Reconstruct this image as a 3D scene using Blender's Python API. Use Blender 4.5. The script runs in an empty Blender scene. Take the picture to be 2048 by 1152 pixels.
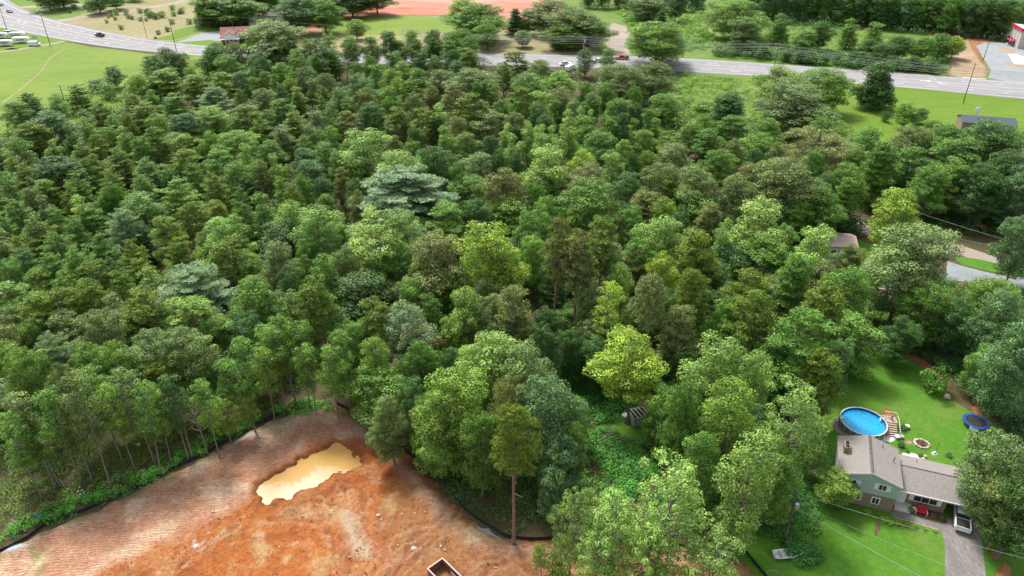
import bpy, bmesh, math, random
import numpy as np
from mathutils import Vector, Matrix
random.seed(7); rng = np.random.default_rng(7)
sc = bpy.context.scene
C = sc.collection
R = math.radians
# ------------------------------------------------------------ camera / sky / sun
CAM_H, FPX, PITCH = 80.0, 1462.0, R(30.3)
cam = bpy.data.objects.new('camera', bpy.data.cameras.new('camera')); C.objects.link(cam)
cam.location = (0, 0, CAM_H); cam.rotation_euler = (R(90) - PITCH, 0, 0)
cam.data.sensor_width = 36; cam.data.lens = 36 * FPX / 2048
cam.data.clip_start = 1; cam.data.clip_end = 6000
sc.camera = cam
SUN_EL, SUN_AZ = R(56), R(-28)          # azimuth from +Y towards +X
w = bpy.data.worlds.new('World'); sc.world = w; w.use_nodes = True
nt = w.node_tree; bg = nt.nodes['Background']
sky = nt.nodes.new('ShaderNodeTexSky'); sky.sky_type = 'NISHITA'; sky.sun_disc = False
sky.sun_elevation = SUN_EL; sky.sun_rotation = SUN_AZ
sky.dust_density = 4; sky.air_density = 1.2
hs = nt.nodes.new('ShaderNodeHueSaturation'); hs.inputs['Saturation'].default_value = 0.35
nt.links.new(sky.outputs[0], hs.inputs['Color']); nt.links.new(hs.outputs[0], bg.inputs[0])
bg.inputs[1].default_value = 0.138
sl = bpy.data.lights.new('sun', 'SUN'); sun = bpy.data.objects.new('sun', sl); C.objects.link(sun)
sl.energy = 2.35; sl.angle = R(12); sl.color = (1, 0.96, 0.88)
sd_ = Vector((math.sin(SUN_AZ) * math.cos(SUN_EL), math.cos(SUN_AZ) * math.cos(SUN_EL), math.sin(SUN_EL)))
sun.rotation_euler = sd_.to_track_quat('Z', 'Y').to_euler(); sun.location = (0, 0, 200)
vs = sc.view_settings; vs.view_transform = 'Standard'; vs.look = 'None'; vs.gamma = 1; vs.exposure = 0.8
sc.render.engine = 'CYCLES'
sc.cycles.max_bounces = 5; sc.cycles.diffuse_bounces = 2; sc.cycles.glossy_bounces = 2
sc.cycles.transmission_bounces = 2; sc.cycles.transparent_max_bounces = 4; sc.cycles.volume_bounces = 0
sc.cycles.use_fast_gi = False

# ------------------------------------------------------------ pixel <-> world (photograph is 2048 x 1152)
cf = np.array([0, math.cos(PITCH), -math.sin(PITCH)]); cu = np.array([0, math.sin(PITCH), math.cos(PITCH)])
def G(px, py, z=0.0):
    d = cf + cu * ((576 - py) / FPX) + np.array([1, 0, 0]) * ((px - 1024) / FPX)
    t = (z - CAM_H) / d[2]
    return np.array([0, 0, CAM_H]) + d * t
def depth(px, py, z=0.0):
    return float(np.dot(G(px, py, z) - np.array([0, 0, CAM_H]), cf))
def P2(p):
    p = np.asarray(p, float); q = p - np.array([0, 0, CAM_H])
    d = q @ cf
    return np.stack([1024 + FPX * q[..., 0] / d, 576 - FPX * (q @ cu) / d], -1)

# ------------------------------------------------------------ noise in numpy
_perm = rng.random((257, 257))
def vnoise(x, y, s=1.0, seed=0):
    x = np.asarray(x) / s + seed * 17.3 + 1000; y = np.asarray(y) / s + seed * 9.7 + 1000
    xi = np.floor(x).astype(int); yi = np.floor(y).astype(int); fx = x - xi; fy = y - yi
    fx = fx * fx * (3 - 2 * fx); fy = fy * fy * (3 - 2 * fy)
    g = lambda a, b: _perm[a % 256, b % 256]
    return (g(xi, yi) * (1 - fx) + g(xi + 1, yi) * fx) * (1 - fy) + (g(xi, yi + 1) * (1 - fx) + g(xi + 1, yi + 1) * fx) * fy
def fbm(x, y, s, o=4, seed=0):
    r = 0; a = .5; t = 0
    for k in range(o):
        r = r + a * vnoise(x, y, s / 2 ** k, seed + k); t += a; a *= .55
    return r / t
def sdpoly(X, Y, poly):
    """signed distance, positive inside"""
    poly = np.asarray(poly, float); d = np.full(X.shape, 1e9); ins = np.zeros(X.shape, bool)
    n = len(poly)
    for i in range(n):
        a = poly[i]; b = poly[(i + 1) % n]; e = b - a
        wx = X - a[0]; wy = Y - a[1]
        t = np.clip((wx * e[0] + wy * e[1]) / (e @ e + 1e-9), 0, 1)
        d = np.minimum(d, np.hypot(wx - t * e[0], wy - t * e[1]))
        c = ((a[1] > Y) != (b[1] > Y)) & (X < (b[0] - a[0]) * (Y - a[1]) / (b[1] - a[1] + 1e-12) + a[0])
        ins ^= c
    return np.where(ins, d, -d)

# ------------------------------------------------------------ materials
def newmat(name):
    m = bpy.data.materials.new(name); m.use_nodes = True
    return m, m.node_tree, m.node_tree.nodes['Principled BSDF']
def nd(nt, t, **k):
    n = nt.nodes.new(t)
    for a, v in k.items():
        if a in n.inputs.keys(): n.inputs[a].default_value = v
        else: setattr(n, a, v)
    return n
def ramp(nt, stops):
    r = nt.nodes.new('ShaderNodeValToRGB'); e = r.color_ramp.elements
    while len(e) < len(stops): e.new(0.5)
    for i, (p, c) in enumerate(stops): e[i].position = p; e[i].color = (*c, 1)
    return r
def mixc(nt, f, a, b, mode='MIX'):
    m = nt.nodes.new('ShaderNodeMix'); m.data_type = 'RGBA'; m.blend_type = mode
    for s, v in ((0, f), (6, a), (7, b)):
        if isinstance(v, bpy.types.NodeSocket): nt.links.new(v, m.inputs[s])
        else: m.inputs[s].default_value = v if s == 0 else (*v, 1)
    return m.outputs[2]
def noise(nt, scale, detail=4, rough=.6, dist=0, vec=None):
    n = nd(nt, 'ShaderNodeTexNoise', Scale=scale, Detail=detail, Roughness=rough, Distortion=dist)
    if vec is not None: nt.links.new(vec, n.inputs['Vector'])
    return n.outputs[0]
def wpos(nt):
    g = nt.nodes.new('ShaderNodeNewGeometry'); return g.outputs['Position']
def opos(nt):
    g = nt.nodes.new('ShaderNodeTexCoord'); return g.outputs['Object']
def bump(nt, b, h, strength=.5, dist=.1):
    n = nd(nt, 'ShaderNodeBump', Strength=strength, Distance=dist)
    nt.links.new(h, n.inputs['Height']); nt.links.new(n.outputs[0], b.inputs['Normal'])
def mapv(nt, vec, scale=(1, 1, 1), rot=(0, 0, 0)):
    n = nt.nodes.new('ShaderNodeMapping'); n.inputs['Scale'].default_value = scale; n.inputs['Rotation'].default_value = rot
    nt.links.new(vec, n.inputs[0]); return n.outputs[0]
def ground_mat(name, cols, s1=.05, s2=.6, s3=4, b=.4, stretch=None, rough=.9, bd=.15):
    """cols: dark, mid, light base colours mixed by two noise scales"""
    m, nt, bs = newmat(name); v = wpos(nt)
    if stretch: v = mapv(nt, v, stretch[0], (0, 0, stretch[1]))
    big = noise(nt, s1, 4, .6, .4, v); med = noise(nt, s2, 5, .65, .3, v); fine = noise(nt, s3, 3, .7, 0, v)
    r1 = ramp(nt, [(.3, cols[0]), (.5, cols[1]), (.72, cols[2])]); nt.links.new(big, r1.inputs[0])
    r2 = ramp(nt, [(.3, cols[0]), (.52, cols[1]), (.75, cols[2])]); nt.links.new(med, r2.inputs[0])
    c = mixc(nt, .5, r1.outputs[0], r2.outputs[0])
    r3 = ramp(nt, [(.25, (.62, .62, .62)), (.75, (1.35, 1.35, 1.35))]); nt.links.new(fine, r3.inputs[0])
    c = mixc(nt, 1.0, c, r3.outputs[0], 'MULTIPLY')
    nt.links.new(c, bs.inputs['Base Color']); bs.inputs['Roughness'].default_value = rough
    bs.inputs['Specular IOR Level'].default_value = .2
    if b: bump(nt, bs, med, b, bd)
    return m
def paint(name, col, rough=.5, metal=0, var=.12, scale=2, spec=.5):
    m, nt, bs = newmat(name)
    n = noise(nt, scale, 4, .6, 0, opos(nt))
    r = ramp(nt, [(.3, tuple(max(0, c * (1 - var)) for c in col)), (.7, tuple(min(1, c * (1 + var)) for c in col))])
    nt.links.new(n, r.inputs[0]); nt.links.new(r.outputs[0], bs.inputs['Base Color'])
    bs.inputs['Roughness'].default_value = rough; bs.inputs['Metallic'].default_value = metal
    bs.inputs['Specular IOR Level'].default_value = spec
    return m
def foliage_mat(name, sat=1.0):
    m, nt, bs = newmat(name)
    oi = nt.nodes.new('ShaderNodeObjectInfo')
    at = nt.nodes.new('ShaderNodeAttribute'); at.attribute_name = 'tint'
    n = noise(nt, .45, 3, .6, 0, opos(nt))
    r = ramp(nt, [(.28, (.68, .76, .82)), (.5, (1, 1, 1)), (.72, (1.38, 1.22, .98))]); nt.links.new(n, r.inputs[0])
    c = mixc(nt, 1, oi.outputs['Color'], r.outputs[0], 'MULTIPLY')
    c = mixc(nt, 1, c, at.outputs['Color'], 'MULTIPLY')
    nt.links.new(c, bs.inputs['Base Color']); bs.inputs['Roughness'].default_value = .5
    bs.inputs['Specular IOR Level'].default_value = .2
    tr = nt.nodes.new('ShaderNodeBsdfTranslucent'); mx = nt.nodes.new('ShaderNodeMixShader'); mx.inputs[0].default_value = .18
    c2 = mixc(nt, 1, c, (1.1, 1.25, .5), 'MULTIPLY'); nt.links.new(c2, tr.inputs[0])
    out = nt.nodes['Material Output']
    nt.links.new(bs.outputs[0], mx.inputs[1]); nt.links.new(tr.outputs[0], mx.inputs[2]); nt.links.new(mx.outputs[0], out.inputs[0])
    return m
M = {}
M['leaf'] = foliage_mat('leaf_foliage')
M['bark'] = paint('bark', (.2, .165, .13), .9, 0, .35, 3, .1)
M['barkpale'] = paint('bark_pale', (.22, .195, .165), .9, 0, .3, 3, .1)
M['barkpine'] = paint('bark_pine', (.24, .17, .13), .9, 0, .35, 3, .1)
M['floor'] = ground_mat('forest_floor', [(.04, .045, .018), (.09, .075, .035), (.17, .115, .07)], .12, 1.2, 6, .6)
M['field'] = ground_mat('field_grass', [(.10, .17, .022), (.15, .225, .032), (.23, .25, .06)], .03, .5, 3, .5, ((.35, 1, 1), .2))
M['lawn'] = ground_mat('lawn_grass', [(.038, .125, .010), (.075, .195, .016), (.16, .215, .045)], .10, 1.1, 7, .45)
M['lawn2'] = ground_mat('roadside_lawn_grass', [(.08, .16, .014), (.115, .20, .018), (.15, .23, .03)], .025, .3, 3, .3, ((.3, 1, 1), -.25))
M['dry'] = ground_mat('dry_grass', [(.15, .17, .055), (.26, .23, .12), (.34, .28, .17)], .05, .35, 2, .4, ((.4, 1, 1), .1))
M['meadow'] = ground_mat('meadow_grass', [(.07, .14, .022), (.12, .20, .035), (.22, .24, .08)], .05, .35, 2.4, .7)
M['red'] = ground_mat('red_clay', [(.33, .09, .05), (.46, .19, .13), (.62, .40, .31)], .03, .25, 2, .3, ((.2, 1, 1), 0))
M['mulch'] = ground_mat('clay_mulch', [(.25, .17, .10), (.33, .24, .15), (.42, .32, .22)], .08, .6, 3, .5)
M['dirt'] = ground_mat('bare_dirt', [(.25, .09, .04), (.30, .13, .06), (.36, .22, .12)], .3, 1.5, 5, .4)
M['gravelroad'] = ground_mat('gravel_track', [(.24, .20, .16), (.31, .26, .22), (.40, .34, .29)], .1, .8, 6, .4)
M['gravel'] = ground_mat('grey_gravel', [(.2, .2, .2), (.34, .35, .36), (.5, .51, .53)], .6, 4, 9, .8)
M['asphalt'] = ground_mat('road_asphalt', [(.225, .22, .235), (.26, .255, .27), (.30, .295, .31)], .02, .2, 3, .1, ((.15, 1, 1), -.27), .85)
M['newasphalt'] = ground_mat('lot_asphalt', [(.20, .225, .24), (.27, .29, .305), (.38, .38, .37)], .025, .25, 3, .1)
M['drive'] = ground_mat('drive_concrete', [(.14, .13, .125), (.19, .175, .17), (.27, .25, .24)], .25, .8, 4, .15, ((1, .25, 1), .0))
M['concrete'] = ground_mat('pale_concrete', [(.5, .48, .45), (.6, .58, .55), (.7, .68, .64)], .2, 1, 6, .1)
M['white'] = paint('white_paint', (.78, .78, .77), .5, 0, .05)
M['line'] = paint('road_line_paint', (.62, .62, .60), .7, 0, .2, .6)
M['yline'] = paint('yellow_line_paint', (.55, .47, .28), .7, 0, .2, .6)
M['black'] = paint('black_plastic', (.02, .02, .022), .6, 0, .3)
M['dark'] = paint('dark_glass', (.03, .035, .045), .12, 0, .2)
M['tyre'] = paint('tyre_rubber', (.03, .03, .03), .8)
M['redcar'] = paint('red_car_paint', (.45, .02, .03), .25, 0, .05)
M['darkred'] = paint('dark_red_car_paint', (.28, .06, .06), .3, 0, .05)
M['blackcar'] = paint('black_car_paint', (.03, .03, .035), .25, 0, .1)
M['whitecar'] = paint('white_car_paint', (.8, .8, .8), .3, 0, .03)
M['pole'] = paint('weathered_pole_wood', (.12, .10, .085), .9, 0, .3)
M['metal'] = paint('galvanised_metal', (.5, .52, .53), .45, .4, .1)
M['wire'] = paint('wire_aluminium', (.36, .36, .36), .5, 0, .05)
M['brick'] = paint('brown_brick', (.26, .19, .145), .9, 0, .3, 6)
M['redbrick'] = paint('red_brick', (.30, .10, .07), .9, 0, .3, 6)
M['teal'] = paint('teal_siding', (.36, .46, .43), .7, 0, .06)
M['wood'] = paint('deck_wood', (.42, .33, .27), .85, 0, .25, 4)
M['greywood'] = paint('weathered_grey_wood', (.36, .36, .37), .9, 0, .25, 3)
M['rust'] = paint('rusty_steel', (.22, .11, .08), .8, .2, .45, 2)
M['rustpale'] = paint('scuffed_pale_steel', (.42, .38, .33), .8, .1, .35, 2)
M['rock'] = paint('pale_rock', (.55, .48, .40), .9, 0, .25, 3)
M['blue'] = paint('blue_vinyl', (.015, .08, .34), .4, 0, .15)
M['poolwall'] = paint('grey_pool_panel', (.27, .27, .28), .5, .2, .2, 1.5)
M['redcloth'] = paint('red_cushion', (.5, .02, .02), .8)
M['tan'] = paint('tan_wall', (.5, .46, .42), .8, 0, .08)
M['magenta'] = paint('crimson_trim', (.5, .03, .09), .5)
M['flower'] = paint('dark_mulch_bed', (.16, .06, .04), .95, 0, .4, 5)
def shingle(name, col, rot=0, sc_=3.0):
    m, nt, bs = newmat(name); v = mapv(nt, opos(nt), (1, 1, 1), (0, 0, rot))
    b = nt.nodes.new('ShaderNodeTexBrick'); nt.links.new(v, b.inputs[0])
    b.inputs['Scale'].default_value = sc_; b.inputs['Mortar Size'].default_value = .012
    b.inputs['Color1'].default_value = (*[c * .86 for c in col], 1); b.inputs['Color2'].default_value = (*[c * 1.12 for c in col], 1)
    b.inputs['Mortar'].default_value = (*[c * .55 for c in col], 1)
    n = noise(nt, 5, 4, .7, 0, v)
    r = ramp(nt, [(.3, (.82, .82, .82)), (.7, (1.15, 1.15, 1.15))]); nt.links.new(n, r.inputs[0])
    nt.links.new(mixc(nt, 1, b.outputs[0], r.outputs[0], 'MULTIPLY'), bs.inputs['Base Color'])
    bs.inputs['Roughness'].default_value = .9; bs.inputs['Specular IOR Level'].default_value = .2
    return m
M['shingle'] = shingle('taupe_shingle', (.275, .25, .235))
M['shingle2'] = shingle('maroon_shingle', (.30, .15, .13))
M['slate'] = shingle('slate_shingle', (.10, .115, .15))
M['pinkroof'] = paint('pinkish_metal_roof', (.40, .28, .27), .5, .1, .08)
# pool water
m, nt, bs = newmat('pool_water'); M['poolwater'] = m
n = nd(nt, 'ShaderNodeTexNoise', Scale=3.0, Detail=3, Distortion=2.0); nt.links.new(wpos(nt), n.inputs['Vector'])
r = ramp(nt, [(.35, (.0, .25, .55)), (.55, (.0, .37, .70)), (.75, (.06, .50, .80))]); nt.links.new(n.outputs[0], r.inputs[0])
nt.links.new(r.outputs[0], bs.inputs['Base Color']); bs.inputs['Roughness'].default_value = .12; bump(nt, bs, n.outputs[0], .25, .05)
# muddy water
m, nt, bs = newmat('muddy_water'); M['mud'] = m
at = nt.nodes.new('ShaderNodeAttribute'); at.attribute_name = 'painted_reflection'
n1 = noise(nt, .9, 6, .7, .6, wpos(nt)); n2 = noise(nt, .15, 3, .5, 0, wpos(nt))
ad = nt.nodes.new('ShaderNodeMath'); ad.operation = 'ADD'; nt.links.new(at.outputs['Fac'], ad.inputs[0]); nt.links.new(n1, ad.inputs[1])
r = ramp(nt, [(.86, (.48, .285, .085)), (1.0, (.53, .39, .23))]);  # ochre water; the paler stop paints bright sky reflection into the colour
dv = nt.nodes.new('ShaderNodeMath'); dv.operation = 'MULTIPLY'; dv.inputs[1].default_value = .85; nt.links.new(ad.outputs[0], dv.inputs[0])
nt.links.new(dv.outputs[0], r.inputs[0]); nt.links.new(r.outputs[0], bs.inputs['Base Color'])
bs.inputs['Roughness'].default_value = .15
# worked soil: base colour attribute x grain
m, nt, bs = newmat('worked_soil'); M['soil'] = m
at = nt.nodes.new('ShaderNodeAttribute'); at.attribute_name = 'soilcol'
a2 = nt.nodes.new('ShaderNodeAttribute'); a2.attribute_name = 'tracked'
v = wpos(nt)
f1 = noise(nt, 1.6, 6, .72, .5, v); f2 = noise(nt, 9, 3, .7, 0, v)
r1 = ramp(nt, [(.28, (.66, .60, .57)), (.5, (1, 1, 1)), (.72, (1.32, 1.42, 1.5))]); nt.links.new(f1, r1.inputs[0])
r2 = ramp(nt, [(.3, (.62, .58, .57)), (.7, (1.34, 1.38, 1.42))]); nt.links.new(f2, r2.inputs[0])
c = mixc(nt, 1, at.outputs['Color'], r1.outputs[0], 'MULTIPLY'); c = mixc(nt, 1, c, r2.outputs[0], 'MULTIPLY')
wv = nd(nt, 'ShaderNodeTexWave', Scale=.72, Distortion=6.5, Detail=3.0); wv.inputs['Detail Scale'].default_value = 1.1
wv.bands_direction = 'Y'; nt.links.new(mapv(nt, v, (1, 1, 1), (0, 0, -.12)), wv.inputs[0])
dash = noise(nt, 1.0, 2, .5, .3, mapv(nt, v, (.9, 2.6, 1), (0, 0, -.12)))
wd = nt.nodes.new('ShaderNodeMath'); wd.operation = 'MULTIPLY'; nt.links.new(wv.outputs[1], wd.inputs[0]); nt.links.new(dash, wd.inputs[1])
wr = ramp(nt, [(.10, (.90, .86, .84)), (.32, (1.0, 1.0, 1.0)), (.60, (1.30, 1.36, 1.40))]); nt.links.new(wd.outputs[0], wr.inputs[0])
gate = noise(nt, .45, 4, .7, 0, v); gr = ramp(nt, [(.34, (0, 0, 0)), (.55, (1, 1, 1))]); nt.links.new(gate, gr.inputs[0])
gm = nt.nodes.new('ShaderNodeMath'); gm.operation = 'MULTIPLY'; nt.links.new(gr.outputs[0], gm.inputs[0]); nt.links.new(a2.outputs['Fac'], gm.inputs[1])
cw = mixc(nt, 1, c, wr.outputs[0], 'MULTIPLY')
nt.links.new(mixc(nt, gm.outputs[0], c, cw), bs.inputs['Base Color'])
bs.inputs['Roughness'].default_value = .9; bs.inputs['Specular IOR Level'].default_value = .15
hh = nt.nodes.new('ShaderNodeMath'); hh.operation = 'MULTIPLY_ADD'; nt.links.new(wv.outputs[1], hh.inputs[0]); nt.links.new(gm.outputs[0], hh.inputs[1]); nt.links.new(f1, hh.inputs[2])
bump(nt, bs, hh.outputs[0], .7, .17)

# ------------------------------------------------------------ object helpers
def tag(o, label=None, cat=None, group=None, kind=None):
    if label: o['label'] = label
    if cat: o['category'] = cat
    if group: o['group'] = group
    if kind: o['kind'] = kind
    return o
def empty(name, loc, rz=0, **k):
    o = bpy.data.objects.new(name, None); C.objects.link(o); o.location = loc; o.rotation_euler.z = rz
    o.empty_display_size = .1
    return tag(o, **k)
class MB:
    def __init__(s): s.v = []; s.f = []; s.m = []
    def add(s, vs, fs, mi=0):
        o = len(s.v); s.v += [tuple(map(float, p)) for p in vs]; s.f += [tuple(i + o for i in f) for f in fs]; s.m += [mi] * len(fs); return s
    def box(s, c, size, rz=0, mi=0, taper=1.0, tilt=None):
        x, y, z = [a / 2 for a in size]; vs = []
        for dz in (-1, 1):
            k = 1 if dz < 0 else taper
            for dx, dy in ((-1, -1), (1, -1), (1, 1), (-1, 1)): vs.append(Vector((dx * x * k, dy * y * k, dz * z)))
        rm = Matrix.Rotation(rz, 3, 'Z')
        if tilt is not None: rm = rm @ tilt
        vs = [rm @ p + Vector(c) for p in vs]
        return s.add(vs, [(3, 2, 1, 0), (4, 5, 6, 7), (0, 1, 5, 4), (1, 2, 6, 5), (2, 3, 7, 6), (3, 0, 4, 7)], mi)
    def prism(s, poly, z0, z1, mi=0):
        n = len(poly); vs = [(p[0], p[1], z0) for p in poly] + [(p[0], p[1], z1) for p in poly]
        return s.add(vs, [tuple(range(n))[::-1], tuple(range(n, 2 * n))] + [(i, (i + 1) % n, n + (i + 1) % n, n + i) for i in range(n)], mi)
    def xprism(s, prof, y0, y1, mi=0):
        """profile in x,z extruded along y"""
        n = len(prof); vs = [(p[0], y0, p[1]) for p in prof] + [(p[0], y1, p[1]) for p in prof]
        return s.add(vs, [tuple(range(n)), tuple(range(n, 2 * n))[::-1]] + [((i + 1) % n, i, n + i, n + (i + 1) % n) for i in range(n)], mi)
    def tube(s, pts, r, n=6, mi=0, cap=True):
        pts = [Vector(p) for p in pts]; rs = r if isinstance(r, (list, tuple)) else [r] * len(pts)
        vs = []; fs = []
        for i, p in enumerate(pts):
            t = (pts[min(i + 1, len(pts) - 1)] - pts[max(i - 1, 0)]).normalized()
            a = t.orthogonal().normalized() if abs(t.z) < .9 else Vector((1, 0, 0)); a = (a - t * a.dot(t)).normalized(); b = t.cross(a)
            for k in range(n):
                q = 2 * math.pi * k / n; vs.append(p + (a * math.cos(q) + b * math.sin(q)) * rs[i])
        for i in range(len(pts) - 1):
            for k in range(n): fs.append((i * n + k, i * n + (k + 1) % n, (i + 1) * n + (k + 1) % n, (i + 1) * n + k))
        if cap: fs.append(tuple(range(n))[::-1]); fs.append(tuple(range((len(pts) - 1) * n, len(pts) * n)))
        return s.add(vs, fs, mi)
    def ball(s, c, r, mi=0, n=10, squash=(1, 1, 1), jit=0):
        vs = []; fs = []; h = n // 2
        for i in range(h + 1):
            for k in range(n):
                th = math.pi * i / h; q = 2 * math.pi * k / n; j = 1 + random.uniform(-jit, jit)
                vs.append((c[0] + r * j * squash[0] * math.sin(th) * math.cos(q), c[1] + r * j * squash[1] * math.sin(th) * math.sin(q), c[2] + r * j * squash[2] * math.cos(th)))
        for i in range(h):
            for k in range(n): fs.append((i * n + k, (i + 1) * n + k, (i + 1) * n + (k + 1) % n, i * n + (k + 1) % n))
        return s.add(vs, fs, mi)
    def build(s, name, mats, parent=None, loc=(0, 0, 0), rz=0, bevel=0, smooth=False):
        me = bpy.data.meshes.new(name); me.from_pydata(s.v, [], s.f)
        mats = mats if isinstance(mats, (list, tuple)) else [mats]
        for m_ in mats: me.materials.append(M[m_])
        me.polygons.foreach_set('material_index', s.m); me.update()
        if bevel or True:
            bm = bmesh.new(); bm.from_mesh(me); bmesh.ops.recalc_face_normals(bm, faces=bm.faces)
            if bevel: bmesh.ops.bevel(bm, geom=[e for e in bm.edges if len(e.link_faces) == 2 and e.calc_face_angle(0) > .6], offset=bevel, segments=2, affect='EDGES')
            bm.to_mesh(me); bm.free()
        if smooth: me.polygons.foreach_set('use_smooth', [True] * len(me.polygons))
        o = bpy.data.objects.new(name, me); C.objects.link(o); o.location = loc; o.rotation_euler.z = rz
        if parent: o.parent = parent
        return o
def copy_tree(o, parent=None):
    c = o.copy(); C.objects.link(c)
    if parent: c.parent = parent
    for ch in list(o.children): copy_tree(ch, c)
    return c
def pxpoly(pts, z=0): return [tuple(G(x, y, 0)[:2]) for x, y in pts]
def densify(poly, step, jit, seed=0, closed=True):
    out = []; n = len(poly)
    for i in range(n if closed else n - 1):
        a = np.array(poly[i]); b = np.array(poly[(i + 1) % n]); L = np.linalg.norm(b - a); k = max(1, int(L / step))
        nrm = np.array([-(b - a)[1], (b - a)[0]]) / (L + 1e-9)
        for j in range(k):
            p = a + (b - a) * j / k
            out.append(tuple(p + nrm * jit * (fbm(p[0], p[1], step * 3, 3, seed) - .5) * 2))
    return out
def sheet(name, pts, z, mat, step=2, jit=.6, world=False, kind='structure', **k):
    poly = pts if world else pxpoly(pts)
    if jit: poly = densify(poly, step, jit, seed=len(name))
    bm = bmesh.new(); f = bm.faces.new([bm.verts.new((x, y, z)) for x, y in poly]); f.normal_update()
    if f.normal.z < 0: f.normal_flip()
    bmesh.ops.triangulate(bm, faces=bm.faces[:])
    me = bpy.data.meshes.new(name); bm.to_mesh(me); bm.free(); me.materials.append(M[mat])
    o = bpy.data.objects.new(name, me); C.objects.link(o)
    return tag(o, kind=kind, **k)

def fademat(key):
    if key + '_fade' in M: return key + '_fade'
    m = M[key].copy(); m.name = M[key].name + '_patch'; nt = m.node_tree; out = nt.nodes['Material Output']; bs = nt.nodes['Principled BSDF']
    at = nt.nodes.new('ShaderNodeAttribute'); at.attribute_name = 'inside'; n = noise(nt, 1.1, 6, .75, .5, wpos(nt))
    a = nt.nodes.new('ShaderNodeMath'); a.operation = 'MULTIPLY_ADD'; a.inputs[1].default_value = 2.4; nt.links.new(n, a.inputs[0]); nt.links.new(at.outputs['Fac'], a.inputs[2])
    r = nt.nodes.new('ShaderNodeMapRange'); r.inputs[1].default_value = 1.15; r.inputs[2].default_value = 1.7; nt.links.new(a.outputs[0], r.inputs[0])
    tr = nt.nodes.new('ShaderNodeBsdfTransparent'); mx = nt.nodes.new('ShaderNodeMixShader'); nt.links.new(r.outputs[0], mx.inputs[0]); nt.links.new(tr.outputs[0], mx.inputs[1]); nt.links.new(bs.outputs[0], mx.inputs[2]); nt.links.new(mx.outputs[0], out.inputs[0])
    M[key + '_fade'] = m; return key + '_fade'
def patch(name, pts, z, mat, soft=1.0, cell=.4):
    """worn patch whose ragged border thins out into the grass"""
    P = np.array(pxpoly(pts)); pad = soft; a, b = P.min(0) - pad, P.max(0) + pad; gx, gy = np.meshgrid(np.arange(a[0], b[0] + cell, cell), np.arange(a[1], b[1] + cell, cell))
    s_ = sdpoly(gx, gy, P) / soft; ii = np.arange(gx.size).reshape(gx.shape); f = np.stack([ii[:-1, :-1], ii[:-1, 1:], ii[1:, 1:], ii[1:, :-1]], -1).reshape(-1, 4)
    f = f[(s_.ravel()[f] > -1.3).any(1)]
    me = bpy.data.meshes.new(name); me.from_pydata(np.stack([gx.ravel(), gy.ravel(), np.full(gx.size, z)], -1).tolist(), [], f.tolist())
    fa = me.attributes.new('inside', 'FLOAT', 'POINT'); fa.data.foreach_set('value', np.clip(s_.ravel(), -1.3, 1.3)); me.materials.append(M[fademat(mat)])
    o = bpy.data.objects.new(name, me); C.objects.link(o); return tag(o, kind='structure')
# ============================================================ GROUND
sheet('ground', [(-1500, -300), (1500, -300), (1500, 2600), (-1500, 2600)], 0, 'floor', jit=0, world=True)
sheet('field', [(-120, 118), (-20, 108), (130, 84), (175, 92), (300, 108), (450, 113), (520, 150), (300, 200), (180, 240), (60, 270), (-120, 300)], .004, 'field', 4, 1.2)
sheet('far_verge', [(-150, 0), (-150, -60), (2300, -60), (2300, 190), (1800, 150), (1380, 120), (900, 112), (400, 98), (130, 52)], .004, 'meadow', 6, 1)
sheet('dry_field', [(118, 43), (230, 8), (330, -8), (430, -12), (450, 20), (420, 60), (395, 70), (345, 84), (300, 80), (230, 68)], .008, 'dry', 4, 2)
sheet('mown_field', [(585, 50), (660, 36), (900, 32), (1000, 40), (1080, 60), (1190, 90), (1200, 108), (940, 108), (560, 106)], .008, 'dry', 4, 1.5)
sheet('green_field', [(660, 38), (830, 32), (930, 36), (930, 58), (800, 72), (640, 68)], .012, 'field', 4, 2)
sheet('construction_ground', [(560, 62), (600, 50), (690, 22), (790, -12), (1120, -12), (1130, 26), (1080, 42), (960, 34), (900, 30), (770, 30), (660, 40), (640, 60)], .016, 'red', 3, 1.5)
sheet('gravel_drive', [(1222, 108), (1212, 86), (1226, 70), (1216, 55), (1226, 46), (1250, 52), (1262, 66), (1250, 86), (1258, 104), (1262, 110)], .012, 'gravelroad', 3, .8)
sheet('house_drive', [(352, 84), (372, 78), (405, 66), (455, 60), (470, 72), (440, 82), (400, 92)], .012, 'newasphalt', 3, .3)
sheet('dirt_path', [(108, 41), (170, 31), (260, 20), (350, 4), (392, -8), (402, -8), (352, 9), (262, 24), (175, 35), (116, 45)], .012, 'gravelroad', 3, .6)
sheet('neighbour_drive', [(28, 14), (70, 11), (130, 7), (180, 8), (180, 12), (130, 12), (72, 15), (36, 17)], .012, 'gravelroad', 3, .5)
sheet('mown_grass', [(18, -6), (28, 11), (60, 11), (100, 8), (200, 5), (260, -6)], .012, 'lawn2', 3, .5)
sheet('mown_grass', [(-90, 48), (0, 53), (60, 64), (136, 82), (60, 93), (0, 103), (-90, 112)], .010, 'lawn2', 3, .4)
sheet('shop_verge', [(350, 60), (430, 42), (450, 60), (400, 64), (352, 80), (300, 80), (345, 68)], .014, 'lawn2', 3, .5)
sheet('shop_verge', [(345, 91), (365, 84), (420, 80), (500, 90), (520, 100), (420, 97)], .014, 'lawn2', 3, .5)
patch('clay_strip', [(1715, 49), (1790, 53), (1860, 60), (1950, 66), (2120, 78), (2120, 92), (1990, 84), (1900, 74), (1800, 60), (1720, 55)], .012, 'red', 3.0, 1.2)
patch('straw_slope', [(1905, 92), (1940, 72), (1975, 78), (1960, 90), (1962, 110), (1978, 140), (1976, 156), (1930, 156), (1890, 150)], .016, 'mulch', 3.0, 1.2)
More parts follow.
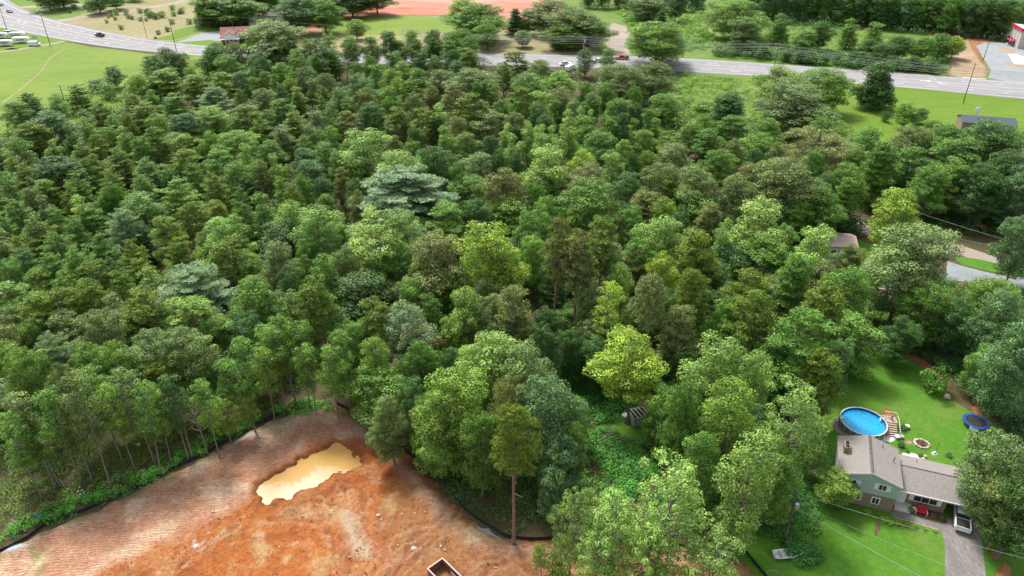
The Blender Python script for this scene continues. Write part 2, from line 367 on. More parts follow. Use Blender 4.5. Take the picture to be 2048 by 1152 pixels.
patch('clay_slope', [(1940, 92), (1935, 80), (1950, 70), (2060, 82), (2060, 90), (1965, 88), (1958, 104), (1975, 130), (1960, 126)], .020, 'dirt', 3.0, 1.2)
sheet('lot', [(1952, 92), (1970, 84), (2060, 86), (2180, 100), (2180, 178), (2048, 170), (1976, 156), (1982, 140), (1968, 118)], .024, 'newasphalt', 3, .3)
sheet('concrete_pad', [(2016, 108), (2034, 108), (2060, 120), (2060, 129), (2028, 128)], .028, 'concrete', 3, 0)
sheet('planting_bed', [(1996, 97), (2010, 94), (2030, 100), (2030, 106), (2012, 105)], .028, 'mulch', 2, .6)
sheet('planting_bed', [(2012, 122), (2024, 128), (2060, 131), (2060, 138), (2034, 134), (2016, 130)], .028, 'mulch', 2, .6)
sheet('roadside_lawn', [(1690, 158), (1800, 168), (1950, 187), (2160, 215), (2200, 300), (1900, 300), (1700, 300), (1600, 260)], .008, 'lawn2', 4, .6)
sheet('meadow', [(1370, 144), (1480, 150), (1570, 160), (1560, 230), (1480, 290), (1300, 300), (1290, 200), (1360, 160)], .008, 'meadow', 3, 1)
sheet('backyard_lawn', [(1640, 675), (1700, 692), (1760, 700), (1830, 722), (1880, 760), (1900, 800), (1990, 850), (2060, 900), (2130, 1200), (1500, 1200), (1420, 1080), (1560, 1010), (1640, 960), (1655, 860), (1640, 760)], .004, 'lawn', 2, .8)
sheet('woodland_lawn', [(1690, 470), (1725, 480), (1760, 500), (1790, 560), (1780, 640), (1700, 640), (1700, 520)], .004, 'lawn', 2, .8)
sheet('shed_clearing', [(1210, 830), (1260, 815), (1340, 830), (1350, 870), (1290, 885), (1230, 870)], .004, 'lawn', 2, .8)
sheet('gravel_road', [(1680, 425), (1730, 445), (1780, 462), (1850, 468), (1920, 490), (2060, 535), (2060, 552), (1990, 532), (1915, 508), (1900, 515), (1870, 520), (1830, 490), (1780, 478), (1725, 468), (1680, 445)], .008, 'gravelroad', 2, .3)
sheet('road_verge', [(1905, 512), (1960, 518), (2060, 545), (2060, 555), (1990, 545), (1925, 530)], .012, 'lawn', 2, .2)
sheet('lane', [(1895, 522), (1925, 532), (1990, 548), (2070, 560), (2070, 580), (1960, 566), (1890, 560)], .012, 'newasphalt', 2, .2)
sheet('driveway', [(1868, 1048), (1880, 1036), (1945, 1042), (1962, 1060), (1968, 1120), (1975, 1200), (1890, 1200), (1890, 1100), (1886, 1070)], .012, 'drive', 2, .08)
patch('bare_patch', [(1810, 705), (1850, 718), (1880, 745), (1905, 775), (1895, 775), (1860, 745), (1815, 716)], .008, 'dirt', .9, .3)
patch('bare_patch', [(1757, 822), (1772, 815), (1788, 826), (1790, 836), (1772, 834)], .008, 'dirt', .9, .3)
patch('bare_patch', [(1940, 815), (1955, 800), (1965, 812), (1968, 835), (1945, 832)], .008, 'dirt', .9, .3)
patch('bare_patch', [(1800, 885), (1816, 878), (1828, 884), (1838, 892), (1820, 890)], .008, 'mulch', .9, .3)
patch('bare_patch', [(1974, 1105), (1990, 1096), (2008, 1104), (2006, 1122), (1986, 1124)], .008, 'dirt', .9, .3)
patch('bare_patch', [(1996, 1128), (2016, 1118), (2026, 1140), (2026, 1180), (2000, 1180), (1990, 1150)], .008, 'dirt', .9, .3)
patch('bare_patch', [(1972, 1080), (1990, 1076), (2000, 1086), (1990, 1092)], .008, 'dirt', .9, .3)
patch('bare_patch', [(1750, 1048), (1762, 1046), (1760, 1062), (1752, 1076), (1748, 1062)], .008, 'flower', .6, .2)
sheet('footpath', [(1790, 1024), (1830, 1034), (1888, 1058), (1896, 1072), (1880, 1062), (1830, 1046), (1790, 1036)], .010, 'gravelroad', 1, .1)
sheet('pool_gravel', [(1668, 835), (1690, 860), (1720, 874), (1760, 874), (1790, 866), (1796, 876), (1786, 882), (1750, 884), (1700, 884), (1672, 862), (1660, 842)], .008, 'gravelroad', 1, .3)
def strip(name, pts, half, z, mat, kind='structure', world=False, **k):
    p = [np.array(q if world else G(*q)[:2]) for q in pts]; L = []; Rr = []
    for i in range(len(p)):
        t = p[min(i + 1, len(p) - 1)] - p[max(i - 1, 0)]; t = t / np.linalg.norm(t); n = np.array([-t[1], t[0]])
        L.append(tuple(p[i] + n * half)); Rr.append(tuple(p[i] - n * half))
    mb = MB(); n = len(p)
    mb.add([(*a, z) for a in L] + [(*a, z) for a in Rr], [(i, n + i, n + i + 1, i + 1) for i in range(n - 1)])
    return tag(mb.build(name, mat), kind=kind, **k)
strip('dirt_path', [(128, 98), (100, 116), (80, 145), (40, 180), (5, 205)], .45, .010, 'dry')
strip('farm_track', [(-60, 112), (0, 104), (60, 95), (128, 83)], 1.6, .012, 'gravelroad')
strip('dirt_path', [(1414, 28), (1420, 60), (1432, 85), (1448, 108)], .7, .014, 'mulch')
# highway centre line from its two edges
up = [(-60, -60), (20, 2), (42, 19), (120, 45), (230, 68), (330, 86), (460, 97), (640, 104), (940, 107), (1200, 110), (1390, 115), (1560, 130), (1750, 141), (1950, 157), (2200, 178)]
lo = [(-300, 20), (-60, 42), (0, 56), (70, 68), (130, 83), (250, 101), (390, 112), (640, 126), (940, 131), (1150, 133), (1375, 143), (1520, 152), (1700, 165), (1860, 179), (2200, 214)]
U = np.array([G(*p)[:2] for p in up]); Lw = np.array([G(*p)[:2] for p in lo])
def resample(a, n):
    d = np.r_[0, np.cumsum(np.linalg.norm(np.diff(a, axis=0), axis=1))]; t = np.linspace(0, d[-1], n)
    return np.stack([np.interp(t, d, a[:, k]) for k in (0, 1)], 1)
def smooth(a, it):
    for _ in range(it): a = np.vstack([a[:1], (a[:-2] + 2 * a[1:-1] + a[2:]) / 4, a[-1:]])
    return a
U = smooth(resample(U, 80), 12)
# pair each far-edge point with the nearest point of the near edge
Ld = smooth(resample(Lw, 400), 60)
Lm = np.array([Ld[np.argmin(np.linalg.norm(Ld - p, axis=1))] for p in U]); Lm = smooth(Lm, 14)
mb = MB(); n = len(U); mb.add([(*p, .030) for p in U] + [(*p, .030) for p in Lm], [(i, n + i, n + i + 1, i + 1) for i in range(n - 1)])
tag(mb.build('highway', 'asphalt'), kind='structure')
def lane(t, half, mat, name, dash=None):
    c = U + (Lm - U) * t; c = resample(c, 500); mb = MB()
    d = np.r_[0, np.cumsum(np.linalg.norm(np.diff(c, axis=0), axis=1))]
    for i in range(len(c) - 1):
        if dash and (d[i] % dash) > dash * .28: continue
        a, b = c[i], c[i + 1]; q = (b - a) / np.linalg.norm(b - a); nn = np.array([-q[1], q[0]]) * half
        mb.add([(*(a - nn), .036), (*(b - nn), .036), (*(b + nn), .036), (*(a + nn), .036)], [(0, 1, 2, 3)])
    tag(mb.build(name, mat), kind='structure')
for t, h, mt, ds in ((.08, .14, 'line', None), (.25, .17, 'line', 13), (.40, .16, 'yline', None), (.60, .16, 'yline', None), (.42, .13, 'yline', 13), (.75, .17, 'line', 13), (.93, .14, 'line', None)):
    lane(t, h, mt, 'lane_marking', ds)
def arrow(px, py, flip=1):
    g = G(px, py); i = int(np.argmin(np.linalg.norm(U + (Lm - U) * .5 - g[:2], axis=1))); t = (U[i + 1] - U[i]); a = math.atan2(t[1], t[0]) + (0 if flip > 0 else math.pi)
    mb = MB(); mb.add([(-2.4, -.25, 0), (.3, -.25, 0), (.3, -1.1, 0), (2.4, 0, 0), (.3, 1.1, 0), (.3, .25, 0), (-2.4, .25, 0)], [(0, 1, 2, 3, 4, 5, 6)])
    tag(mb.build('lane_arrow', 'line', loc=(g[0], g[1], .042), rz=a), kind='structure')
arrow(1852, 162); arrow(1885, 166, -1); arrow(38, 43); arrow(50, 46, -1)
# kerb along the shop entrance
strip('kerb', [(1925, 155), (1950, 157), (1972, 158)], .5, .05, 'concrete')

# ============================================================ WORKED SOIL PAD
soil_px = [(-120, 1160), (0, 1106), (30, 1090), (90, 1062), (192, 1022), (228, 1006), (350, 944), (407, 917), (465, 884), (522, 852), (570, 832), (602, 818), (640, 812), (681, 815), (749, 857), (820, 916), (872, 966), (920, 1022), (968, 1058), (1006, 1078), (1060, 1084), (1118, 1084), (1152, 1088), (1260, 1090), (1400, 1096), (1480, 1118), (1515, 1155), (1560, 1260), (1560, 1420), (-300, 1420)]
soilP = np.array(pxpoly(soil_px))
st = .28
xs = np.arange(soilP[:, 0].min() - 1, soilP[:, 0].max() + 1, st); ys = np.arange(max(46, soilP[:, 1].min()), soilP[:, 1].max() + 1, st)
X, Y = np.meshgrid(xs, ys); sd = sdpoly(X, Y, soilP)
pond_px = [(517, 985), (522, 972), (548, 955), (575, 940), (596, 935), (602, 925), (622, 914), (652, 899), (666, 892), (690, 897), (703, 912), (714, 920), (720, 934), (712, 942), (690, 948), (665, 952), (648, 962), (630, 975), (600, 990), (575, 1000), (530, 1012), (521, 1003)]
pud_px = [(753, 910), (757, 905), (768, 909), (788, 926), (776, 924), (762, 921)]
pondP = np.array(pxpoly(pond_px)); pudP = np.array(pxpoly(pud_px))
sp = sdpoly(X, Y, pondP) + (fbm(X, Y, 1.5, 5, 5) - .5) * 2.6
sq = sdpoly(X, Y, pudP) + (fbm(X, Y, .8, 3, 8) - .5) * .6
PX = P2(np.stack([X, Y, np.zeros_like(X)], -1)); px_, py_ = PX[..., 0], PX[..., 1]
def zone(poly, soft=12, nz=22, seed=3):
    s = sdpoly(px_, py_, poly) + (fbm(X, Y, 3, 4, seed) - .5) * 2 * nz
    return np.clip(s / soft * .5 + .5, 0, 1)
trk = zone([(-300, 1260), (-20, 1100), (80, 1050), (300, 935), (480, 840), (560, 815), (640, 800), (720, 850), (750, 880), (700, 885), (630, 893), (590, 925), (510, 975), (500, 1005), (450, 1035), (330, 1090), (200, 1152), (0, 1300)], 10, 10)
pad_right = zone([(760, 1010), (830, 980), (900, 1010), (960, 1070), (1180, 1085), (1500, 1120), (1500, 1300), (780, 1300), (790, 1100)], 25, 25, 6)
h = .55 + .22 * (fbm(X, Y, 6, 5, 2) - .5) + .16 * (fbm(X, Y, 1.0, 3, 4) - .5)
h += pad_right * .55 * (fbm(X, Y, 2.4, 5, 9) - .4) + .10 * (fbm(X, Y, .7, 2, 47) - .5)
berm = np.exp(-((sp + 1.6) / 1.2) ** 2) * .45 * fbm(X, Y, 2.5, 3, 11) ; h += berm
# wheel ruts
RUT = np.zeros(X.shape); RUTD = np.zeros(X.shape)
for rut in ([(560, 1030), (640, 1035), (690, 1060), (700, 1110), (690, 1180)], [(545, 1040), (625, 1048), (672, 1075), (680, 1180)], [(905, 1000), (870, 1060), (800, 1090), (740, 1160)], [(925, 1012), (890, 1072), (820, 1106), (770, 1170)], [(1130, 1100), (1040, 1100), (960, 1120), (900, 1180)], [(1140, 1116), (1050, 1118), (980, 1140), (940, 1190)], [(470, 1060), (420, 1100), (330, 1160)], [(690, 985), (700, 1030), (720, 1080), (760, 1130)], [(722, 985), (728, 1040), (742, 1085), (780, 1130)], [(640, 1010), (700, 1025), (760, 1060)], [(850, 1105), (900, 1060), (930, 1050)], [(980, 1075), (1040, 1110), (1100, 1150)], [(960, 1080), (1020, 1120), (1080, 1160)], [(800, 1152), (880, 1080), (960, 1060)]):
    r_ = np.array(pxpoly(rut)); dmin = np.full(X.shape, 9.)
    for a, b in zip(r_[:-1], r_[1:]):
        e = b - a; t = np.clip(((X - a[0]) * e[0] + (Y - a[1]) * e[1]) / (e @ e), 0, 1); dmin = np.minimum(dmin, np.hypot(X - a[0] - t * e[0], Y - a[1] - t * e[1]))
    dmin += (fbm(X, Y, 2.5, 4, 21) - .5) * 2.2
    RUT = np.maximum(RUT, np.exp(-((dmin - .55) / .28) ** 2)); RUTD = np.maximum(RUTD, np.exp(-(dmin / .3) ** 2))
    h += -.13 * np.exp(-(dmin / .32) ** 2) + .09 * np.exp(-((dmin - .7) / .3) ** 2)
h = np.where(sp > -.35, np.minimum(h, .40 - np.clip(sp + .35, 0, 1) * .55), h)
h = np.where(sq > -.3, np.minimum(h, .46 - np.clip(sq + .3, 0, 1) * .5), h)
edge = np.clip((sd + (fbm(X, Y, 1.5, 3, 14) - .5) * 1.2) / 1.6, -.3, 1)
Z = np.where(edge < 1, h * np.clip(edge, 0, 1) ** .7 + np.minimum(edge, 0) * .5, h)
# colours
def mix(a, b, f): return a * (1 - f[..., None]) + np.array(b) * f[..., None]
n1 = fbm(X, Y, 9, 5, 31); n2 = fbm(X, Y, 3, 5, 33); n3 = fbm(X, Y, 1.2, 4, 35)
col = np.zeros(X.shape + (3,)) + np.array((.50, .135, .030))
col = mix(col, (.58, .22, .075), np.clip((n1 - .5) * 5, 0, 1) * .9)
col = mix(col, (.36, .085, .022), np.clip((.47 - n2) * 7, 0, 1) * .8)
col = mix(col, (.60, .30, .14), np.clip((n3 - .60) * 8, 0, 1) * .5)
col = mix(col, (.40, .165, .060), pad_right * .75)
col = mix(col, (.30, .11, .045), pad_right * np.clip((n3 - .5) * 6, 0, 1) * .7)
spk = np.clip((fbm(X, Y, .6, 2, 61) - .66) * 9, 0, 1) * (1 - trk); col = mix(col, (.26, .08, .03), spk * .6)
yel = np.clip((fbm(X, Y, 4, 4, 71) - .58) * 8, 0, 1) * (1 - trk); col = mix(col, (.62, .36, .14), yel * .55)
z2 = zone([(560, 870), (640, 850), (740, 870), (800, 905), (900, 1000), (860, 990), (740, 925), (700, 880), (640, 890), (590, 930), (560, 935)], 10, 12, 16); col = mix(col, (.36, .085, .022), z2 * .6)
z3 = zone([(725, 930), (760, 935), (850, 960), (930, 1030), (840, 980), (740, 960)], 14, 12, 17); col = mix(col, (.40, .09, .02), z3 * .7)
tr_col = mix(np.zeros_like(col) + np.array((.47, .205, .105)), (.60, .34, .19), np.clip((n2 - .48) * 5, 0, 1))
col = col * (1 - trk[..., None]) + tr_col * trk[..., None]
edgeband = np.clip(1 - np.abs(sd - 2.2) / 2.2, 0, 1) * np.clip((n2 - .35) * 3, 0, 1); col = mix(col, (.52, .33, .22), edgeband * .6)
z4 = zone([(680, 1032), (705, 1028), (720, 1055), (748, 1110), (735, 1120), (706, 1108), (690, 1070)], 8, 9, 18); col = mix(col, (.56, .37, .21), z4 * .85)
z5 = zone([(505, 985), (515, 1010), (560, 1016), (640, 990), (720, 950), (735, 935), (700, 890), (720, 900), (740, 930), (720, 965), (640, 1010), (540, 1035), (500, 1010)], 8, 8, 19); col = mix(col, (.38, .09, .022), z5 * .6)
z6 = zone([(385, 1096), (392, 1080), (420, 1070), (424, 1078), (405, 1094), (392, 1102)], 2, 2, 20); col = mix(col, (.80, .70, .58), z6 * .9 * np.clip((fbm(X, Y, .9, 4, 44) - .40) * 7, 0, 1))
for cx, cy, rr in ((700, 990, 9), (712, 1008, 6), (930, 1015, 8), (868, 1104, 10), (780, 1098, 12), (1075, 1115, 8), (795, 1128, 12), (660, 1045, 7), (520, 1075, 10), (1000, 1078, 12), (780, 1000, 6), (515, 1105, 9)):
    zc = zone([(cx - rr, cy), (cx, cy - rr * .7), (cx + rr, cy), (cx, cy + rr * .7)], 5, 6, int(cx) % 40); col = mix(col, (.62, .36, .17), zc * .45)
grs = np.clip(1 - sd / 2.6, 0, 1) * np.clip((fbm(X, Y, 2, 4, 40) - .42) * 6, 0, 1); col = mix(col, (.12, .16, .04), grs * .8)
z7 = zone([(60, 1110), (78, 1078), (92, 1092), (98, 1130), (80, 1150)], 8, 10, 22); col = mix(col, (.16, .20, .05), z7 * .8 * np.clip((n3 - .35) * 4, 0, 1))
col = mix(col, (.62, .34, .18), RUT * .38 * np.clip(n3 * 2.4 - .5, 0, 1)); col = mix(col, (.30, .085, .03), RUTD * .5)
damp = np.clip((sp + 1.3) / .8, 0, 1); col = mix(col, (.27, .075, .022), damp * .85)
for gz in ([(8, 1104), (22, 1088), (44, 1088), (50, 1094), (30, 1106)], [(468, 886), (488, 872), (510, 862), (508, 870), (488, 882)], [(750, 862), (762, 864), (780, 878), (772, 884), (758, 876)], [(948, 1044), (958, 1044), (984, 1062), (992, 1072), (976, 1070), (960, 1060)]):
    zc = zone(gz, 4, 3, 23); col = mix(col, (.46, .42, .40), zc * .95)
col = col * np.array((.66, .80, .95)) * (1 + .28 * trk[..., None])
keep = (sd > -1.4)
idx = -np.ones(X.shape, int); idx[keep] = np.arange(keep.sum())
q = np.stack([idx[:-1, :-1], idx[:-1, 1:], idx[1:, 1:], idx[1:, :-1]], -1).reshape(-1, 4); q = q[(q >= 0).all(1)]
me = bpy.data.meshes.new('soil_pad'); me.from_pydata(np.stack([X[keep], Y[keep], Z[keep]], -1).tolist(), [], q.tolist())
ca = me.color_attributes.new('soilcol', 'FLOAT_COLOR', 'POINT'); ca.data.foreach_set('color', np.c_[col[keep], np.ones(keep.sum())].ravel())
fa = me.attributes.new('tracked', 'FLOAT', 'POINT'); fa.data.foreach_set('value', trk[keep].ravel())
me.polygons.foreach_set('use_smooth', [True] * len(me.polygons)); me.materials.append(M['soil'])
o = bpy.data.objects.new('construction_ground', me); C.objects.link(o); tag(o, kind='structure')
# pond and puddle: water sheets that meet the banks
def water(name, P, pad, z, **k):
    a, b = P.min(0) - pad, P.max(0) + pad; gx, gy = np.meshgrid(np.arange(a[0], b[0], .5), np.arange(a[1], b[1], .5))
    s_ = sdpoly(gx, gy, P); kp = s_ > -pad; ii = -np.ones(gx.shape, int); ii[kp] = np.arange(kp.sum())
    f = np.stack([ii[:-1, :-1], ii[:-1, 1:], ii[1:, 1:], ii[1:, :-1]], -1).reshape(-1, 4); f = f[(f >= 0).all(1)]
    me = bpy.data.meshes.new(name); me.from_pydata(np.stack([gx[kp], gy[kp], np.full(kp.sum(), z)], -1).tolist(), [], f.tolist())
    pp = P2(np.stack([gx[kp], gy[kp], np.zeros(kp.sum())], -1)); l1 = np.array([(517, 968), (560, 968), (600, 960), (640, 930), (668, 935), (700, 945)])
    refl = np.clip((pp[:, 1] - np.interp(pp[:, 0], l1[:, 0], l1[:, 1])) / 30, -.6, .6) * .5 + .52  # where the sky reflection is painted on the water, stronger towards the near shore
    if 'puddle' in name: refl[:] = .2
    fa = me.attributes.new('painted_reflection', 'FLOAT', 'POINT'); fa.data.foreach_set('value', refl)
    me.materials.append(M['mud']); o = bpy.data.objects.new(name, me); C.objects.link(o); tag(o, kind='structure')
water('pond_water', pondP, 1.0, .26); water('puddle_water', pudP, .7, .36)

# ============================================================ TREES
def leafmesh(name, cen, nrm, L, W, tint, mat='leaf'):
    """diamond leaves: centre, normal, length, width, tint (n,3)"""
    n = len(cen); nrm = nrm / (np.linalg.norm(nrm, axis=1, keepdims=True) + 1e-9)
    rv = rng.normal(size=(n, 3)); a = np.cross(nrm, rv); a /= (np.linalg.norm(a, axis=1, keepdims=True) + 1e-9); b = np.cross(nrm, a)
    L = np.broadcast_to(L, (n,))[:, None]; W = np.broadcast_to(W, (n,))[:, None]
    v = np.stack([cen - a * L * .5, cen + b * W * .5 + nrm * W * .18, cen + a * L * .5, cen - b * W * .5 + nrm * W * .18], 1).reshape(-1, 3)
    me = bpy.data.meshes.new(name); me.vertices.add(4 * n); me.vertices.foreach_set('co', v.astype(np.float32).ravel())
    me.loops.add(4 * n); me.loops.foreach_set('vertex_index', np.arange(4 * n, dtype=np.int32))
    me.polygons.add(n); me.polygons.foreach_set('loop_start', np.arange(0, 4 * n, 4, dtype=np.int32)); me.polygons.foreach_set('loop_total', np.full(n, 4, np.int32))
    me.update(calc_edges=True)
    ca = me.color_attributes.new('tint', 'FLOAT_COLOR', 'POINT'); t4 = np.c_[tint, np.ones(n)]
    ca.data.foreach_set('color', np.repeat(t4, 4, 0).astype(np.float32).ravel()); me.materials.append(M[mat]); return me
def clumps_to_leaves(cl, dens, L, W=None, upbias=.35, flat=1.0, rnd=.40, inner=.18, tv=.28):
    """cl rows: x y z rx ry rz ; leaves over the shell of every ellipsoid"""
    cl = np.asarray(cl, float); cnt = np.maximum(6, (dens * (cl[:, 3] * cl[:, 4] + cl[:, 3] * cl[:, 5] + cl[:, 4] * cl[:, 5]) / 3 * 9.0)).astype(int)
    i = np.repeat(np.arange(len(cl)), cnt); n = len(i)
    d = rng.normal(size=(n, 3)); d[:, 2] = d[:, 2] + .35; d /= np.linalg.norm(d, axis=1, keepdims=True)
    rad = np.where(rng.random(n) < inner, rng.uniform(.35, .85, n), rng.uniform(.82, 1.12, n))
    c = cl[i, :3] + d * cl[i, 3:6] * rad[:, None]
    nn = d / cl[i, 3:6] * cl[i, 3:6].mean(1, keepdims=True) + rng.normal(size=(n, 3)) * rnd; nn[:, 2] += upbias
    t = (1 + rng.normal(size=len(cl)) * tv * .7)[i] * (1 + rng.normal(size=n) * tv)
    t = np.clip(t, .55, 1.6); young = (rng.random(n) < .10)
    tint = np.stack([t * (1 + .18 * young), t * (1 + .12 * young), t * np.where(young, .9, 1)], 1)
    Ls = L * rng.uniform(.7, 1.35, n); return c, nn, Ls, (W or L * .6) * rng.uniform(.75, 1.25, n), tint
def limb_mesh(name, h, r0, targets, bark, bend=.4, taper=.25, base_split=None):
    mb = MB(); zt = h * .93; pts = []; rs = []; ph = random.uniform(0, 6.28)
    for k in range(8):
        t = k / 7; pts.append((bend * math.sin(t * 2.5 + ph) * t, bend * math.cos(t * 2.1 + ph) * t, zt * t)); rs.append(r0 * (1.25 if k == 0 else 1) * (1 - t * (1 - taper)))
    mb.tube(pts, rs, 7)
    for (x, y, z, rb) in targets:
        zz = max(.1 * h, z - .65 * math.hypot(x, y) - .2); t = min(.97, zz / zt); i = min(6, int(t * 7)); f = t * 7 - i
        p0 = [pts[i][j] * (1 - f) + pts[i + 1][j] * f for j in range(3)]
        mid = [(p0[0] + x) / 2 + random.uniform(-.15, .15) * 1, (p0[1] + y) / 2 + random.uniform(-.15, .15), (p0[2] + z) / 2 + random.uniform(-.1, .35)]
        mb.tube([p0, mid, (x, y, z)], [rb, rb * .65, rb * .25], 4)
    return mb, bark
ARCH = {}
def reg(kind, h, r, crown_me, mb, bark):
    co = np.empty(len(crown_me.vertices) * 3, np.float32); crown_me.vertices.foreach_get('co', co); co = co.reshape(-1, 3)
    r = float(np.percentile(np.hypot(co[:, 0], co[:, 1]), 93)); h = float(np.percentile(co[:, 2], 99.7))
    me = bpy.data.meshes.new('trunk'); me.from_pydata(mb.v, [], mb.f); me.materials.append(M[bark]); me.update()
    ARCH.setdefault(kind, []).append((h, r, crown_me, me))
def crown_broad(kind, h, r, cl, shape, nc, cr, dens, L, seed, bark='bark', flatz=.75, upbias=.35, lobes=6, cohere=.55):
    """cl crown length fraction; big uneven lobes inside the envelope, each lobe covered with leaf clumps"""
    random.seed(seed); z0 = h * (1 - cl); rows = []; LB = []; ph = random.uniform(0, 6.28)
    for k in range(lobes):
        t = (k + .3 + random.uniform(0, .6)) / lobes; a = ph + k * 2.4 + random.uniform(-.4, .4); R_ = r * shape(min(.98, t)); lr = r * random.uniform(.40, .60) * (1 - .35 * max(0, t - .5) * 2 * (kind == 'poplar'))
        d = max(0, R_ - lr * .75) * random.uniform(.75, 1.05) * (0.15 if k == lobes - 1 else 1)
        LB.append((d * math.cos(a), d * math.sin(a), min(h - lr * .85, z0 + t * (h - z0)), lr, lr * random.uniform(.8, 1.15)))
    tries = 0
    while len(rows) < nc and tries < nc * 60:
        tries += 1; c_ = random.uniform(*cr); th = random.uniform(0, 6.2832)
        if random.random() < cohere:
            lx, ly, lz, lr, lh = random.choice(LB); u = random.uniform(-.35, 1); q = (1 - u * u) ** .5; k_ = random.uniform(.86, 1.02)
            x, y, z = lx + (lr - c_ * .4) * q * math.cos(th) * k_, ly + (lr - c_ * .4) * q * math.sin(th) * k_, lz + (lh - c_ * .4) * u * k_
        else:
            t = random.random() ** .8; rr = max(0, r * .86 * shape(t) - c_ * .7) * random.uniform(.55, 1.0); x, y, z = rr * math.cos(th), rr * math.sin(th), z0 + t * (h - z0 - c_) * .93
        if z < z0 * .92: continue
        if any((x - q_[0]) ** 2 + (y - q_[1]) ** 2 + (z - q_[2]) ** 2 < (.60 * (c_ + q_[3])) ** 2 for q_ in rows): continue
        rows.append((x, y, z, c_, c_ * random.uniform(.85, 1.15), c_ * flatz))
    c, nn, Ls, Ws, ti = clumps_to_leaves(rows, dens, L, upbias=upbias)
    me = leafmesh('crown', c, nn, Ls, Ws, ti)
    mb, bk = limb_mesh('trunk', h, max(.06, h * (.0075 if kind == 'slim' else .013)), [(q[0], q[1], q[2], .07 + .05 * random.random()) for q in rows[::2]], bark)
    reg(kind, h, r, me, mb, bk)
dome = lambda t: (max(0, 1 - (max(0, t - .35) / .68) ** 2.2)) ** .5 * (.62 + .38 * min(1, t / .35))
ovoid = lambda t: max(.08, math.sin(math.pi * (0.12 + .80 * t)) ** .8 if t < .5 else (1 - ((t - .42) / .62) ** 2) ** .6 if t < 1 else .1)
cone = lambda t: max(.10, (1 - t) ** .72 * .98 + .06) * (.65 + .35 * min(1, t / .18))
for s_ in range(6): crown_broad('oak', 17, 5.4, .84, dome, 150, (.7, 1.35), 19, .30, 100 + s_, flatz=.74)
for s_ in range(2): crown_broad('highoak', 17, 5.6, .60, dome, 130, (.7, 1.3), 19, .29, 105 + s_, 'barkpale', flatz=.66)
for s_ in range(5): crown_broad('broad', 16, 4.0, .88, ovoid, 110, (.6, 1.15), 19, .28, 110 + s_, flatz=.8)
for s_ in range(3): crown_broad('poplar', 17, 3.4, .93, cone, 110, (.5, .95), 20, .28, 120 + s_, flatz=1.05, upbias=.2, cohere=.25, lobes=5)
for s_ in range(2): crown_broad('open', 18, 5.0, .70, dome, 120, (.5, 1.0), 20, .27, 130 + s_, 'barkpale', flatz=.68)
for s_ in range(2): crown_broad('slim', 19, 3.1, .60, ovoid, 62, (.5, 1.0), 19, .27, 140 + s_, 'barkpale', flatz=.75)
for s_ in range(2): crown_broad('bush', 3.2, 2.0, .95, dome, 30, (.5, .9), 14, .28, 150 + s_, flatz=.8)
crown_broad('magnolia', 13, 4.4, .93, lambda t: (1 - t ** 2.3) ** .6 * (.75 + .25 * min(1, t / .2)), 150, (.65, 1.15), 18, .34, 160, flatz=.85, cohere=.12)
def needles(pts_dir, nper, L, W, spread, tv=.14, up=.5):
    """tufts: position + axis; needles leave the tuft"""
    P = np.asarray([p for p, _ in pts_dir], float); D = np.asarray([d for _, d in pts_dir], float)
    i = np.repeat(np.arange(len(P)), nper); n = len(i)
    off = rng.normal(size=(n, 3)) * np.array([spread, spread, spread * .6]); nn = rng.normal(size=(n, 3)) * .6 + D[i] * .5; nn[:, 2] += up
    t = np.clip((1 + rng.normal(size=len(P)) * tv)[i] * (1 + rng.normal(size=n) * tv), .5, 1.6)
    return P[i] + off, nn, L * rng.uniform(.7, 1.3, n), W * rng.uniform(.7, 1.3, n), np.stack([t, t, t], 1)
def pine_round(h, r, cl, seed, npad, padr, dens):
    """loblolly type: pads of needle tufts in a domed crown above a long bare stem"""
    random.seed(seed); z0 = h * (1 - cl); rows = []; tries = 0; ph = random.uniform(0, 6)
    lob = [random.uniform(.7, 1.12) for _ in range(6)]
    while len(rows) < npad and tries < 4000:
        tries += 1; t = random.random(); th = random.uniform(0, 6.283); p = random.uniform(*padr)
        env = (1 - max(0, t - .25) ** 2.0 * 1.5) ** .5 if t < .99 else .3
        rr = max(0, r * env * (.55 + .45 * min(1, t / .3)) * lob[int((th + ph) / 6.2832 * 6) % 6] - p * .5) * random.uniform(.55, 1)
        x, y, z = rr * math.cos(th), rr * math.sin(th), z0 + t * (h - z0 - .5)
        if any((x - q[0]) ** 2 + (y - q[1]) ** 2 + 2.4 * (z - q[2]) ** 2 < (.66 * (p + q[3])) ** 2 for q in rows): continue
        rows.append((x, y, z, p, p, p * .48))
    tufts = []
    for (x, y, z, a, b, c) in rows:
        for _ in range(int(26 * a * a / .8)):
            d = np.random.default_rng(random.randrange(1 << 30)).normal(size=3); d[2] = abs(d[2]) * 1.0 - .15; d /= np.linalg.norm(d); k = random.uniform(.6, 1.05)
            tufts.append(((x + d[0] * a * k, y + d[1] * b * k, z + d[2] * c * k), d))
    me = leafmesh('crown', *needles(tufts, dens, .42, .12, .17))
    mb, bk = limb_mesh('trunk', h, h * .013, [(q[0], q[1], q[2] - .1, .07) for q in rows], 'barkpine', .5)
    for _ in range(7):   # dead stubs below the crown
        z = random.uniform(z0 * .55, z0); a = random.uniform(0, 6.28); L = random.uniform(.5, 1.6); mb.tube([(0, 0, z), (L * math.cos(a), L * math.sin(a), z + .1)], [.05, .015], 4)
    reg('pine', h, r, me, mb, bk)
for k, (h_, r_, cl_) in enumerate(((16, 3.8, .80), (17, 4.0, .78), (22, 3.5, .45), (24, 3.6, .42), (15, 3.4, .85))): pine_round(h_, r_, cl_, 200 + k, 46, (.75, 1.25), 9)
